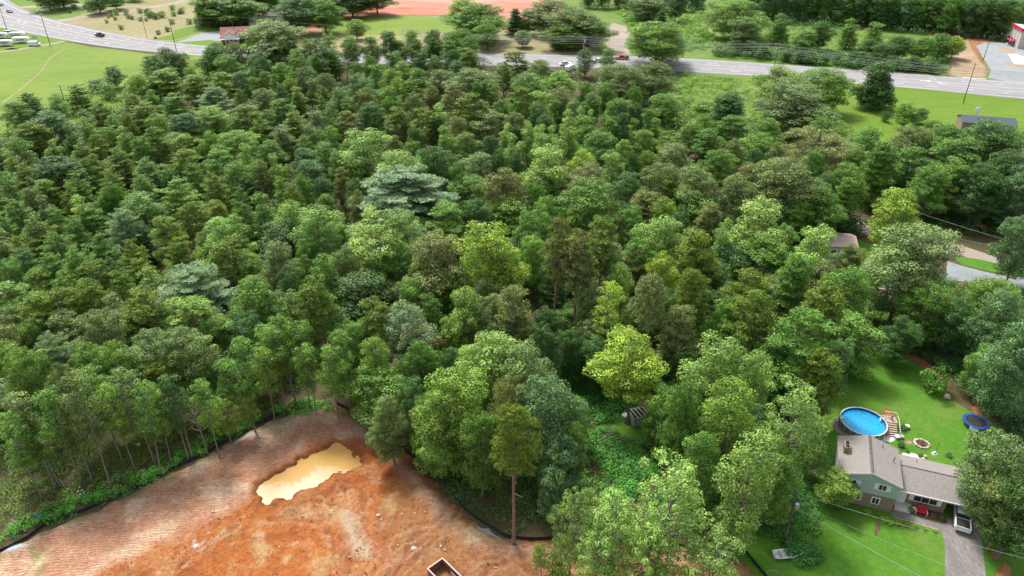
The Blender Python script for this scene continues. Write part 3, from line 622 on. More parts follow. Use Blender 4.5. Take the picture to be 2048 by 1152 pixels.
def pine_layer(kind, h, r, cl, seed, step, nb, drop, L, dens, bark='barkpine', pw=.48, lift=.12):
    """whorls of reaching branches carrying flat sprays"""
    random.seed(seed); z0 = h * (1 - cl); tufts = []; limbs = []; z = z0; a0 = random.uniform(0, 6.28)
    while z < h - .4:
        t = (z - z0) / (h - z0); R_ = r * ((1 - t) ** pw) * (.75 + .25 * min(1, t / .15)); m_ = nb if t < .75 else max(4, nb - 2); a0 += 1.1
        for k in range(m_):
            a = a0 + k * 6.283 / m_ + random.uniform(-.25, .25); Lb = R_ * random.uniform(.55, 1.18) + .25; zz = z + random.uniform(-.55, .55)
            tip = (Lb * math.cos(a), Lb * math.sin(a), zz + Lb * (lift - drop))
            limbs.append((*tip, .045)); ns = max(3, int(Lb / .34)); sw = .20 + .17 * Lb
            for j in range(ns):
                u = .22 + .80 * (j + random.random()) / ns
                for sgn in (-1, 0, 1, .5, -.5):
                    ww = sgn * sw * (1 - abs(u - .62) * .9) * random.uniform(.7, 1.1)
                    x = Lb * u * math.cos(a) - ww * math.sin(a); y = Lb * u * math.sin(a) + ww * math.cos(a)
                    zc = zz + Lb * (lift * u - drop * u * u) + random.uniform(-.06, .10) + (.12 if u > .85 else 0)
                    tufts.append(((x, y, zc), (math.cos(a) * .5, math.sin(a) * .5, .7)))
        z += step * random.uniform(.8, 1.2)
    tufts += [((random.gauss(0, .25), random.gauss(0, .25), h - random.random() * .8), (0, 0, 1)) for _ in range(14)]
    me = leafmesh('crown', *needles(tufts, dens, L, L * .30, .13, up=.7))
    mb, bk = limb_mesh('trunk', h, h * .012, limbs[::2], bark, .25)
    reg(kind, h, r, me, mb, bk)
for k in range(4): pine_layer('layer', (12, 13, 12.5, 14)[k], (3.6, 3.4, 3.9, 3.5)[k], .92, 300 + k, .95, 7, .02, .36, 6)
for k in range(2): pine_layer('white', 15, 6.2, .85, 310 + k, 1.0, 9, .14, .40, 8, 'bark', .36, .30)
pine_layer('cedar', 10, 2.2, .95, 320, .6, 8, .15, .30, 7, 'bark', .8)
def snag(h, seed):
    random.seed(seed); mb = MB(); pts = [(0, 0, 0)]; 
    for k in range(1, 8): pts.append((pts[-1][0] + random.uniform(-.25, .25), pts[-1][1] + random.uniform(-.25, .25), h * k / 7))
    mb.tube(pts, [.16 * (1 - k / 9) for k in range(8)], 6)
    for k in range(20):
        i = random.randint(3, 6); p = Vector(pts[i]); a = random.uniform(0, 6.28); L = random.uniform(1, 2.6)
        q1 = p + Vector((math.cos(a) * L * .5, math.sin(a) * L * .5, L * .35)); q2 = q1 + Vector((math.cos(a + .4) * L * .5, math.sin(a + .4) * L * .5, L * .4))
        mb.tube([p, q1, q2], [.07, .045, .015], 4); mb.tube([q1, q1 + Vector((math.cos(a - .9) * L * .4, math.sin(a - .9) * L * .4, L * .3))], [.03, .01], 3)
    me = bpy.data.meshes.new('trunk'); me.from_pydata(mb.v, [], mb.f); me.materials.append(M['barkpale']); ARCH.setdefault('snag', []).append((h, 2.2, None, me))
snag(10, 400); snag(12, 401)

PAL = {'lg': (.275, .455, .13), 'yg': (.30, .47, .075), 'g': (.14, .29, .06), 'dg': (.08, .18, .055), 'gg': (.18, .275, .105),
       'bg': (.125, .255, .115), 'sv': (.27, .42, .26), 'ol': (.165, .27, .045), 'br': (.21, .27, .10), 'pg': (.205, .36, .075)}
PAL = {k: (v[0] * .98, v[1] * .93, v[2] * .80) for k, v in PAL.items()}
CW = {'lg': 'light green', 'yg': 'yellow-green', 'g': 'mid green', 'dg': 'dark green', 'gg': 'grey-green', 'bg': 'bluish green', 'sv': 'silvery blue-green', 'ol': 'olive green', 'br': 'brownish grey-green', 'pg': 'fresh green'}
KN = {'oak': ('oak_tree', 'broad domed oak', 'tree'), 'highoak': ('oak_tree', 'high-crowned spreading oak', 'tree'), 'broad': ('broadleaf_tree', 'rounded broadleaf tree', 'tree'), 'poplar': ('poplar_tree', 'pointed poplar', 'tree'),
      'open': ('open_crowned_tree', 'open-crowned broadleaf tree', 'tree'), 'slim': ('slender_tree', 'slender high-crowned tree', 'tree'), 'bush': ('shrub', 'rounded shrub', 'shrub'),
      'magnolia': ('magnolia_tree', 'magnolia', 'tree'), 'pine': ('pine_tree', 'tufted pine', 'tree'), 'layer': ('layered_pine_tree', 'feathery layered pine', 'tree'),
      'white': ('white_pine_tree', 'plume-branched white pine', 'tree'), 'cedar': ('cedar_tree', 'conical cedar', 'tree'), 'snag': ('dead_tree', 'bare dead tree', 'dead tree')}
TREES = []      # records for labels
def plant(kind, xy, r, h, col, px, label=None, group='trees of the wood', sc_r=None):
    a = ARCH[kind]; asp = h / max(r, .1)
    best = sorted(a, key=lambda q: abs(math.log((q[0] / q[1]) / asp)) + random.random() * .25)[0]
    nm, _, cat = KN[kind]
    root = bpy.data.objects.new(nm, None); C.objects.link(root); root.empty_display_size = .1
    root.location = (xy[0], xy[1], 0); root.rotation_euler = (random.gauss(0, .035), random.gauss(0, .035), random.uniform(0, 6.28)); an = random.uniform(.86, 1.16) if kind in ('oak', 'broad', 'pine', 'layer') else 1; root.scale = (r / best[1] * an, r / best[1] / an, h / best[0])
    tr = bpy.data.objects.new('trunk', best[3]); C.objects.link(tr); tr.parent = root
    if best[2]:
        cr = bpy.data.objects.new('crown', best[2]); C.objects.link(cr); cr.parent = root
        c = PAL[col]; j = random.uniform(.88, 1.14); g = random.uniform(.94, 1.06)
        cr.color = (c[0] * j * g, c[1] * j, c[2] * j / g, 1)
    root['category'] = cat; root['group'] = group
    TREES.append(dict(o=root, px=px, kind=kind, col=col, r=r, h=h, label=label, xy=xy))
    return root
def hero(kind, x, y, wpx, h, col, label=None, group='trees of the wood'):
    """crown top seen at photo pixel x, y, crown wpx wide in the photo"""
    d = depth(x, y, h * .7); r = wpx * .5 * d / FPX; g = G(x, y, h * .97)
    return plant(kind, (g[0], g[1]), r, h, col, (x, y), label, group)
SHED = [(*G(1276, 843)[:2], 3.2), (*G(1270, 862)[:2], 3.0)]
HER = '''
layer 55 187 45 11 dg|broad 110 190 46 11 g|layer 150 172 50 10 g|broad 222 134 42 9 dg|bush 188 158 44 5 bg|bush 210 168 40 6 g|oak 272 150 48 11 pg
broad 300 112 48 13 dg|broad 325 97 40 14 dg|oak 350 106 50 13 dg|pine 330 140 66 15 ol|pine 390 152 56 14 ol|white 420 178 66 14 sv|oak 420 95 50 13 g|oak 455 112 56 14 g|oak 530 40 56 13 pg
oak 548 46 118 20 gg|oak 515 106 46 14 bg|oak 560 128 46 13 g|poplar 640 80 62 17 dg|oak 610 136 46 13 gg|snag 690 118 36 11 br|oak 650 150 44 13 gg|broad 590 100 40 12 g|broad 480 145 40 12 bg
pine 95 225 78 13 bg|poplar 165 238 42 13 lg|poplar 245 257 40 13 lg|pine 360 232 58 14 bg|pine 300 258 50 13 ol|layer 420 216 84 15 pg|pine 490 212 66 14 ol|broad 30 280 56 12 g|poplar 20 303 40 12 lg
poplar 485 293 36 13 lg|poplar 545 313 36 14 lg|broad 470 330 60 13 g|pine 370 300 60 13 ol|pine 110 320 90 14 dg|layer 350 362 92 14 pg|layer 215 345 60 12 ol|pine 60 250 60 12 ol|layer 265 190 60 12 ol|layer 200 205 66 11 ol
layer 280 210 66 12 ol|layer 350 190 60 12 g|broad 30 205 50 10 g|layer 160 290 70 12 ol|layer 230 300 70 12 ol|layer 40 330 70 12 ol|layer 290 320 76 12 g|layer 420 350 60 13 ol
poplar 782 105 44 14 g|poplar 749 130 44 14 g|broad 800 82 36 11 g|layer 835 80 34 12 g|layer 868 78 36 12 g|layer 900 82 36 12 g|layer 930 86 36 12 g|pine 937 99 42 13 ol|pine 1033 106 58 15 ol|oak 913 123 40 12 bg
oak 945 140 84 15 gg|oak 880 142 56 13 gg|oak 1080 122 56 14 gg|oak 1118 144 64 13 pg|broad 1172 99 40 12 dg|broad 1218 98 36 11 g|oak 1320 46 116 19 pg|oak 1246 132 96 17 gg|oak 1308 128 84 16 gg
pine 828 163 48 14 ol|oak 715 152 60 15 bg|oak 776 176 52 14 g|pine 950 192 70 16 ol|pine 1036 178 60 16 ol|poplar 1084 186 44 15 lg|pine 793 218 60 15 ol|pine 842 220 52 15 ol|poplar 886 211 50 16 lg|oak 742 208 60 15 dg|poplar 886 254 38 14 lg
poplar 1009 250 36 14 lg|poplar 1055 246 40 14 lg|poplar 1080 252 34 14 lg|poplar 1107 256 36 14 lg|poplar 1135 223 40 14 lg|poplar 1170 238 46 15 g|poplar 1163 219 30 13 lg|poplar 1184 223 30 13 lg|poplar 1137 260 42 14 pg|poplar 1022 271 38 14 lg|poplar 1081 272 36 14 lg|poplar 1112 281 38 14 lg
broad 729 262 92 19 lg|broad 790 306 84 18 lg|white 800 347 176 17 sv|oak 868 300 84 17 dg|oak 1013 346 92 18 br|broad 1088 298 86 18 lg|broad 1224 305 46 14 lg|poplar 1265 240 26 10 pg|poplar 1312 238 32 11 pg
oak 1355 292 92 15 gg|oak 1178 328 88 16 br|oak 1165 302 52 14 yg|oak 1235 200 70 14 g|broad 1250 255 40 10 pg|broad 1290 262 44 10 pg|oak 1330 190 60 10 g|oak 1385 250 60 11 g|bush 1350 225 50 5 pg|bush 1410 200 60 4 pg
oak 1478 2 112 19 pg|oak 1495 38 62 15 gg|poplar 1565 30 42 15 g|oak 1645 46 50 13 dg|poplar 1703 40 40 14 pg|poplar 1755 48 42 13 pg|oak 1800 73 60 11 dg|oak 1852 76 46 11 g|oak 1888 69 46 12 g|oak 1915 74 40 10 yg|oak 1610 62 50 11 g|oak 1740 80 40 9 dg|oak 1770 90 46 9 dg
oak 1560 135 88 15 pg|oak 1657 140 98 16 g|oak 1595 175 132 16 gg|bush 1775 222 19 4 dg|broad 1817 208 42 9 g|broad 1845 218 34 8 dg|oak 1871 241 42 6 pg
pine 1457 190 74 13 dg|open 1655 236 90 13 g|open 1642 264 132 16 br|broad 1738 256 62 14 g|oak 1826 256 84 13 gg|pine 1930 283 98 18 g|oak 1992 246 122 16 dg|oak 1898 252 80 14 g|pine 1837 300 78 16 g
oak 1574 326 140 19 gg|pine 1768 288 60 18 g|oak 1510 332 72 16 br|oak 1475 358 74 16 gg|oak 1388 338 84 17 gg|oak 1330 330 80 16 gg|oak 2022 304 104 18 dg|oak 1440 305 70 13 g|oak 1520 270 70 13 g|oak 1540 240 60 12 g|oak 1420 260 56 11 g|oak 2050 338 90 17 bg|oak 1700 330 76 16 g|pine 1912 322 80 16 g|oak 1975 332 84 17 dg|oak 1870 338 80 15 g|oak 2062 440 70 16 bg
poplar 152 397 54 14 lg|white 235 422 58 13 sv|broad 434 443 62 15 lg|poplar 472 438 60 15 pg|poplar 520 393 62 15 g|broad 582 408 64 16 lg|broad 634 421 84 17 lg|poplar 398 497 42 13 yg|pine 462 482 88 16 ol|poplar 333 523 38 13 lg|white 385 537 136 15 sv|pine 282 580 96 16 ol
pine 383 607 120 15 pg|pine 175 562 72 14 ol|pine 112 582 76 14 ol|pine 70 595 74 14 ol|layer 60 440 80 13 ol|layer 110 470 84 13 g|pine 35 505 50 12 bg|pine 228 548 62 14 ol|oak 190 625 86 16 gg|white 112 675 84 16 sv|highoak 290 668 104 17 gg|highoak 372 672 104 17 gg
highoak 165 696 84 17 g|highoak 28 706 76 17 pg|highoak 112 736 66 17 gg|oak 508 562 104 17 g|oak 560 488 76 16 gg|pine 637 560 76 22 ol|broad 645 516 58 15 g|oak 480 640 80 16 dg|layer 30 400 70 12 g|layer 200 470 80 13 g|layer 260 480 60 13 ol|layer 150 500 76 13 g|pine 330 440 70 14 ol|pine 380 410 64 14 ol
open 742 432 128 19 lg|open 808 422 92 18 lg|oak 878 475 132 20 br|broad 958 455 112 21 yg|broad 1010 500 80 17 yg|oak 1182 364 118 18 g|pine 1112 445 50 26 br|pine 1157 468 70 25 br|pine 1207 444 72 24 ol|oak 1070 428 74 16 g|broad 1325 440 92 18 lg|broad 1245 535 54 17 lg|broad 1335 514 56 17 yg|pine 1318 540 66 24 br
slim 1222 577 58 20 yg|oak 1178 580 62 16 gg|pine 1040 578 82 18 br|broad 925 585 78 17 pg|open 815 610 96 17 sv|pine 735 606 84 16 ol|broad 748 683 64 16 pg|oak 985 680 140 19 lg|oak 1046 700 116 19 gg|highoak 1272 680 136 17 yg|oak 1090 622 70 13 dg|oak 700 650 70 14 g|oak 840 690 70 14 g|oak 1150 660 64 12 dg|broad 1200 680 60 12 dg
broad 1527 405 112 19 lg|poplar 1450 438 46 17 lg|pine 1410 466 80 20 ol|broad 1632 458 92 18 lg|pine 1590 518 72 18 g|pine 1515 545 92 20 ol|pine 1510 600 90 20 ol|pine 1600 628 132 21 g|pine 1652 568 78 19 ol|pine 1396 550 56 20 ol|pine 1372 620 70 18 br|broad 1708 540 82 15 g|oak 1835 458 162 21 gg|oak 1703 490 62 10 gg
broad 1795 385 86 16 yg|bush 1672 420 84 5 dg|bush 1712 432 60 5 dg|oak 1985 562 112 14 pg|oak 2025 590 92 18 bg|oak 1984 690 66 11 g|oak 2046 660 110 19 bg|broad 1435 680 108 20 lg|broad 1500 712 72 19 lg|pine 1655 705 72 17 ol|oak 1682 690 62 15 bg|bush 1882 738 54 5 g|oak 1860 575 80 14 g|oak 1812 640 70 10 dg|oak 1930 600 76 13 dg
open 1600 770 116 22 lg|broad 1470 762 94 21 pg|broad 1510 868 112 21 lg|oak 1378 780 76 18 g|oak 1560 900 90 14 pg|oak 1640 830 60 12 pg|oak 2018 884 124 16 gg|oak 2040 962 92 13 gg|oak 2085 930 110 17 dg|oak 1682 948 76 6 pg|open 1238 1000 112 18 lg|open 1338 950 150 22 lg|open 1145 990 88 17 lg|open 1430 1082 130 17 lg|open 1300 1070 100 16 lg|open 1200 1080 90 14 lg
oak 1108 770 128 20 bg|oak 1115 880 90 14 bg|oak 902 744 128 19 pg|oak 1020 762 84 19 br|pine 1028 812 76 25 ol|oak 775 800 70 13 gg|bush 915 912 34 4 pg|oak 850 800 80 13 g|oak 960 830 80 16 g|broad 1160 800 50 10 g
slim 35 800 72 17 gg|slim 88 780 74 18 g|slim 142 765 76 20 gg|slim 212 772 52 17 pg|slim 180 740 62 18 g|slim 10 830 60 16 g|slim 250 745 60 18 gg|slim 470 690 66 18 g|slim 540 660 66 17 g|slim 590 650 60 17 g|slim 440 730 54 14 g|slim 655 690 60 16 g|highoak 560 640 90 17 g|highoak 230 690 80 17 pg|slim 120 800 60 16 gg|slim 265 775 56 17 g|slim 520 700 60 15 pg|slim 610 690 60 15 g|slim 680 670 60 16 g|slim 60 830 60 14 g|slim 300 790 50 14 pg|slim 330 760 64 16 dg|slim 400 770 60 15 g|snag 350 800 50 12 br|snag 385 800 60 11 br
open 440 800 62 9 yg|open 495 795 36 8 pg|slim 30 880 50 9 g|slim 70 860 46 9 g|slim 150 850 46 9 pg|open 1085 1096 34 6 pg|bush 1118 1108 56 5 pg|broad 1400 870 80 16 g|slim 1165 850 44 15 g|oak 1760 320 60 14 g|oak 1640 380 90 14 g|oak 1720 300 60 14 g
oak 925 0 70 17 pg|oak 955 10 96 18 g|oak 925 60 60 13 g|oak 975 50 50 12 g|cedar 1030 20 40 13 dg|oak 1056 24 40 12 gg|oak 1045 62 36 8 gg|oak 1100 2 90 18 gg|oak 1145 18 100 18 gg|oak 1180 36 80 15 gg|oak 1130 50 80 12 g|oak 710 40 40 10 pg|cedar 1325 24 34 12 dg|oak 1355 -10 40 15 dg|oak 1300 -6 80 14 gg
oak 470 -10 100 17 g|oak 420 -6 80 16 g|oak 520 -30 90 18 g|oak 590 -6 90 19 dg|oak 645 2 70 17 g|oak 620 -25 80 18 dg|oak 700 -25 70 17 dg|oak 750 -30 70 17 g|oak 88 -25 60 14 dg|oak 115 -30 60 14 dg|oak 190 -14 50 12 g|oak 225 -14 44 10 g|bush 225 -2 30 4 g|bush 265 -12 40 5 g
'''
NICE = {(800, 347): 'huge silvery blue-green white pine spreading in the middle of the wood', (385, 537): 'pale silvery white pine with plume branches above the left wood edge',
        (958, 455): 'brightest yellow-green tall tree at the centre of the wood', (878, 475): 'large brownish grey-green domed oak left of the brightest yellow-green tree',
        (1272, 680): 'vivid yellow-green wide tree overhanging the grey wooden shed', (1338, 950): 'largest pale green tree at the bottom edge beside the red clay',
        (2018, 884): 'large grey-green oak leaning over the right end of the house roof', (1835, 458): 'huge grey-green oak rising beside the gravel road and lane',
        (548, 46): 'big dark domed oak standing between the highway and the maroon-roofed house', (1320, 46): 'big fresh green oak beside the red pickup on the highway',
        (1595, 175): 'wide flat-topped grey-green tree below the highway lane arrows', (1775, 222): 'small round dark shrub on the roadside lawn by the magnolia',
        (235, 422): 'small silvery white pine in the left part of the wood', (112, 675): 'silvery tree with loose plumes near the left edge of the photo',
        (1108, 770): 'tall bluish green tree beside the lone pine with a bare trunk', (1028, 812): 'tall lone pine with bare red-brown trunk rising behind the silt fence',
        (1112, 445): 'thin tall pine with long bare trunk, leftmost of the ravine pines', (1222, 577): 'slender bright yellow-green tree standing in the dark ravine',
        (1318, 540): 'brownish tall pine with a bare pale trunk above the vivid tree', (440, 800): 'small spreading yellow-green tree by the silt fence',
        (1682, 948): 'rounded yellowish shrub hugging the teal gable wall of the house', (1795, 385): 'bright yellow-green tree in front of the dark trees by the gravel road',
        (1565, 30): 'pointed green tree across the highway behind the tall power pole', (1478, 2): 'large light domed tree beyond the highway beside the dirt track',
        (1118, 1108): 'low bright green shrub on the red clay near the silt fence', (1085, 1096): 'thin leaning sapling on the red clay at the bottom',
        (222, 134): 'small dark rounded tree poking into the yellow-green field', (640, 80): 'dark pointed poplar below the dry mown field',
        (1600, 770): 'very tall light green tree between the wood and the swimming pool', (637, 560): 'tall olive pine with a long bare trunk above the pond corner',
        (420, 178): 'silvery rounded white pine near the highway side of the wood', (690, 118): 'bare grey dead tree among the green crowns near the highway',
        (350, 800): 'bare pale dead tree leaning at the wood edge above the silt fence', (385, 800): 'twisted bare dead tree next to the spreading yellow-green tree'}
for row in HER.replace('\n', '|').split('|'):
    f = row.split()
    if len(f) < 6: continue
    k, x, y, wp, h_, c_ = f[0], float(f[1]), float(f[2]), float(f[3]), float(f[4]), f[5]
    grp = 'shrubs and saplings' if k == 'bush' else ('trees beyond the highway' if y < 100 and h_ > 7 and (x > 900 or x < 480 or y < 5) and not (1160 < x < 1240 and y > 90) else 'trees of the wood')
    hero(k, x, y, wp, h_, c_, NICE.get((int(x), int(y))), grp)
# the magnolia stands alone on the lawn
g = G(1743, 217); plant('magnolia', g[:2], 7.0, 16.5, 'dg', (1755, 137), 'dark conical magnolia standing alone on the bright roadside lawn', 'trees on the roadside lawn')
# young bushes of the dry field
for i, (x, y, s_) in enumerate([(140, 26, 2), (150, 18, 3), (233, 30, 3.2), (253, 30, 2.8), (217, 36, 2.2), (223, 33, 2.2), (231, 40, 2.2), (214, 46, 2), (243, 59, 2.6), (258, 37, 3), (265, 39, 2.2), (281, 42, 2.4), (293, 42, 2), (281, 26, 3), (345, 20, 3.2), (348, 32, 3), (358, 28, 2.2), (364, 27, 3.6), (300, 36, 4), (312, 38, 4), (325, 35, 4), (296, 30, 4), (336, 63, 2.6), (345, 48, 3), (380, 48, 3.2), (392, 46, 3.2), (398, 42, 3), (317, 69, 2.4), (172, 18, 3)]):
    g = G(x, y); plant('bush', g[:2], s_ * .62, s_, random.choice(['g', 'dg', 'g', 'pg']), (x, y - 4), None, 'young bushes dotted over the dry field')
# ---- dense woods along the far edge, placed by their feet
def row(pts, spacing, rows, hts, cols, grp, rad=(3.6, 5.2), kinds=('oak', 'broad', 'oak')):
    p = [G(*q)[:2] for q in pts]; d = np.r_[0, np.cumsum([np.linalg.norm(b - a) for a, b in zip(p[:-1], p[1:])])]; p = np.array(p)
    for rr in range(rows):
        s_ = random.uniform(0, spacing)
        while s_ < d[-1]:
            x = np.interp(s_, d, p[:, 0]) + random.uniform(-1.2, 1.2); y = np.interp(s_, d, p[:, 1]) + rr * 8.5 + random.uniform(-1.5, 1.5); h_ = random.uniform(*hts)
            pp = P2(np.array([x, y, h_ * .9])); 
            if pp[1] > -30 or rr == 0: plant(random.choice(kinds), (x, y), random.uniform(*rad), h_, random.choice(cols), tuple(pp), None, grp)
            s_ += spacing * random.uniform(.8, 1.2)
row([(420, 140), (470, 150), (560, 138), (640, 140), (720, 134), (800, 128), (880, 126), (960, 134)], 8.5, 1, (12, 15), ['g', 'dg', 'gg', 'pg', 'bg'], 'trees of the wood', (3.8, 5.2))
row([(1510, 44), (1570, 42), (1640, 46), (1740, 56), (1850, 64), (1950, 74), (2060, 88), (2130, 92)], 7.0, 3, (16, 20), ['dg', 'dg', 'dg', 'bg', 'g'], 'dense dark wood beyond the clay strip', (4.4, 5.8))
row([(1160, 15), (1260, 17), (1330, 20), (1420, 24)], 9.5, 2, (14, 18), ['dg', 'bg', 'dg'], 'dense dark wood beyond the clay strip', (4.4, 5.6))
row([(395, 58), (450, 44), (500, 40), (540, 22)], 8.5, 2, (13, 16), ['dg', 'g', 'dg'], 'trees beyond the maroon-roofed house', (4.0, 5.2))
row([(575, 50), (610, 50), (655, 36), (700, 18), (745, 4)], 9.5, 2, (15, 19), ['dg', 'dg', 'g'], 'trees beyond the maroon-roofed house', (4.0, 5.4))
row([(1556, 122), (1640, 128), (1740, 132), (1820, 142), (1870, 146)], 5.5, 1, (4, 7), ['dg', 'g', 'dg'], 'shrubby trees along the far kerb of the highway', (2.6, 3.8))
row([(1440, 108), (1500, 110), (1540, 118)], 7.5, 1, (5, 8), ['dg', 'g', 'gg'], 'shrubby trees along the far kerb of the highway', (2.8, 3.8))
row([(1095, 100), (1140, 100), (1165, 100)], 7, 1, (4, 6), ['dg', 'g'], 'shrubby trees along the far kerb of the highway', (2.8, 3.6))
row([(900, 92), (960, 96)], 7, 1, (5, 7), ['dg', 'g'], 'shrubby trees along the far kerb of the highway', (2.8, 3.6))
# ---- fill the canopy between the trees listed above
canopy = [(-60, 300), (40, 235), (130, 205), (200, 190), (260, 172), (300, 150), (380, 120), (470, 140), (560, 100), (640, 105), (760, 100), (900, 100), (1000, 130), (1100, 150), (1200, 150), (1340, 190), (1400, 215), (1500, 240), (1560, 230), (1690, 260), (1780, 300), (1900, 300), (2110, 300), (2110, 345), (1960, 340), (1860, 335), (1740, 335), (1700, 370), (1640, 425), (1620, 470), (1640, 520), (1720, 600), (1740, 640), (1660, 660), (1640, 800), (1600, 860), (1570, 890), (1500, 940), (1400, 880), (1340, 800), (1290, 760), (1220, 740), (1120, 680), (1100, 800), (1040, 840), (960, 870), (870, 850), (760, 790), (700, 700), (560, 690), (470, 720), (420, 760), (300, 760), (100, 790), (-60, 800)]
cp = np.array(canopy, float); exist = [(t['px'][0], t['px'][1], t['r'] * FPX / depth(t['px'][0], t['px'][1], 10)) for t in TREES]
ravine = [(1060, 490), (1120, 500), (1240, 500), (1180, 640), (1230, 640), (1340, 700), (1300, 790), (1220, 800), (1150, 740), (1080, 640), (1020, 560)]
rv = np.array(ravine, float); cnt = 0
cxy = np.stack([rng.uniform(-60, 2110, 14000), rng.uniform(90, 880, 14000)], 1); cxy = cxy[sdpoly(cxy[:, 0], cxy[:, 1], cp) > 0]
inrv = sdpoly(cxy[:, 0], cxy[:, 1], rv) > 0
for (x, y), inr in zip(cxy.tolist(), inrv):
    left = x < 560 - (y - 400) * .4 and y < 640; r_ = 2.5 + 4.2 * random.random() ** 1.5
    rp = r_ * FPX / depth(x, y, 10)
    if any(abs(x - a) < (rp + b) and ((x - a) ** 2 + ((y - c) * 1.75) ** 2) < (.80 * (rp + b)) ** 2 for a, c, b in exist): continue
    if inr: k, h_, c_ = random.choice(['broad', 'oak', 'bush']), random.uniform(5, 8), random.choice(['dg', 'g', 'dg'])
    elif left: k = random.choice(['layer'] * 4 + ['pine'] * 3 + ['broad', 'oak', 'oak', 'poplar']); h_ = random.uniform(10, 13); c_ = random.choice(['ol', 'g', 'g', 'ol', 'pg', 'dg'] if k in ('layer', 'pine') else ['g', 'gg', 'pg'])
    else: k = random.choice(['oak', 'oak', 'oak', 'broad', 'broad', 'pine']); h_ = random.uniform(11, 15); c_ = random.choice(['ol', 'g', 'br'] if k == 'pine' else ['g', 'g', 'pg', 'dg', 'gg', 'dg', 'g', 'gg', 'br'])
    if k == 'bush': h_ = 5
    hero(k, x, y, 2 * rp, h_, c_); exist.append((x, y, rp)); cnt += 1
print('fill', cnt, 'trees', len(TREES))

# ---- undergrowth, weeds (nobody could count them)
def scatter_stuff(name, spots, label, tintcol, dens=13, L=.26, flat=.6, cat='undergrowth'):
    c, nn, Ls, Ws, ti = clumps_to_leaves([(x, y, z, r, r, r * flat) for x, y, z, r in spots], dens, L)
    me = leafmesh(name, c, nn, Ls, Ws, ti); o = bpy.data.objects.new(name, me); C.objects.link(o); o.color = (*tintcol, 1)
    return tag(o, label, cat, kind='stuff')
def inpx(poly, n, rmin, rmax, zf=.3, avoid=None):
    pw = np.array(pxpoly(poly)); lo_, hi_ = pw.min(0), pw.max(0); out = []
    q = rng.uniform(lo_, hi_, (n * 8, 2)); q = q[sdpoly(q[:, 0], q[:, 1], pw) > 0][:n]
    if avoid is not None: q = q[np.all([np.hypot(q[:, 0] - a[0], q[:, 1] - a[1]) > a[2] for a in avoid], 0)]
    for x, y in q.tolist():
        if 1:
            r_ = random.uniform(rmin, rmax) * (.5 + fbm(x, y, 6, 2, 50)); out.append((x, y, r_ * zf, r_))
    return out
wl = [G(*p)[:2] for p in [(-40, 1100), (30, 1068), (90, 1038), (140, 1022), (192, 1000), (228, 985), (300, 955), (350, 928), (407, 895), (465, 868), (522, 838)]]
sp_ = []
for a, b in zip(wl[:-1], wl[1:]):
    L_ = np.linalg.norm(b - a)
    for _ in range(int(L_ * 7)):
        t = random.random(); q = a + (b - a) * t; off = random.gauss(.5, 1.1); r_ = random.uniform(.35, .8); sp_.append((q[0] + random.uniform(-.2, .2), q[1] + off, r_ * .6, r_))
for x, y, rr in ((560, 822, 2.2), (600, 808, 2.2), (620, 812, 2.4), (640, 815, 2.0), (622, 828, 1.6), (596, 830, 1.2), (655, 825, 1)):
    g = G(x, y)
    for _ in range(26): r_ = random.uniform(.3, .6); sp_.append((g[0] + random.gauss(0, rr * .45), g[1] + random.gauss(0, rr * .3), r_ * .7, r_))
scatter_stuff('weeds', sp_, 'bright green leafy weeds growing along the black silt fence', (.13, .38, .06), 15, .24, .8, 'weeds')
scatter_stuff('undergrowth', inpx([(0, 980), (0, 900), (160, 900), (300, 860), (480, 800), (560, 790), (540, 822), (440, 870), (300, 935), (120, 1010), (0, 1070)], 900, .4, .95), 'scrubby olive undergrowth on the wood floor behind the silt fence', (.14, .23, .05), 9, .22)
scatter_stuff('undergrowth', inpx([(760, 840), (860, 820), (1000, 900), (1120, 980), (1160, 1075), (1010, 1066), (900, 990), (820, 905)], 430, .35, .8), 'dark green undergrowth between the pine and the silt fence', (.10, .24, .05), 11, .24)
scatter_stuff('undergrowth', inpx([(1120, 700), (1240, 780), (1330, 870), (1460, 960), (1560, 1010), (1640, 960), (1600, 900), (1480, 1020), (1440, 1060), (1250, 1000), (1180, 900), (1050, 760), (1000, 620)], 1150, .5, 1.15, .5, SHED), 'bright tangled undergrowth filling the ravine beside the shed', (.10, .33, .06), 11, .27)
scatter_stuff('undergrowth', inpx([(1150, 860), (1260, 880), (1300, 960), (1240, 1060), (1130, 1060), (1150, 960)], 330, .4, .9, .5), 'leafy green undergrowth behind the bottom-edge trees', (.11, .30, .06), 11, .27)
scatter_stuff('undergrowth', inpx([(1440, 1000), (1560, 960), (1640, 1000), (1640, 1075), (1600, 1100), (1540, 1080), (1480, 1050)], 260, .4, .95, .5), 'leafy thicket around the foot of the yard power pole', (.09, .26, .06), 12, .26)
scatter_stuff('undergrowth', inpx([(1575, 1098), (1620, 1090), (1645, 1105), (1620, 1135), (1585, 1130)], 60, .4, .8, .5), 'leafy clump hiding one end of the white boat', (.08, .26, .05), 13, .26)
scatter_stuff('undergrowth', inpx([(1660, 620), (1760, 650), (1900, 640), (2060, 640), (2060, 830), (1990, 835), (1930, 790), (1890, 740), (1800, 690), (1700, 680)], 760, .6, 1.4, .6), 'dark shrubby border behind the backyard lawn', (.07, .18, .05), 10, .30)
scatter_stuff('undergrowth', inpx([(1380, 150), (1550, 165), (1540, 240), (1400, 260), (1350, 200)], 700, .5, 1.1, .4), 'tall bright weeds filling the meadow below the highway', (.23, .38, .07), 7, .34)
scatter_stuff('undergrowth', inpx([(1230, 22), (1300, 22), (1420, 40), (1440, 100), (1290, 110), (1260, 60)], 620, .8, 1.8, .4), 'pale green scrub in the field beyond the highway', (.22, .40, .09), 4, .55)
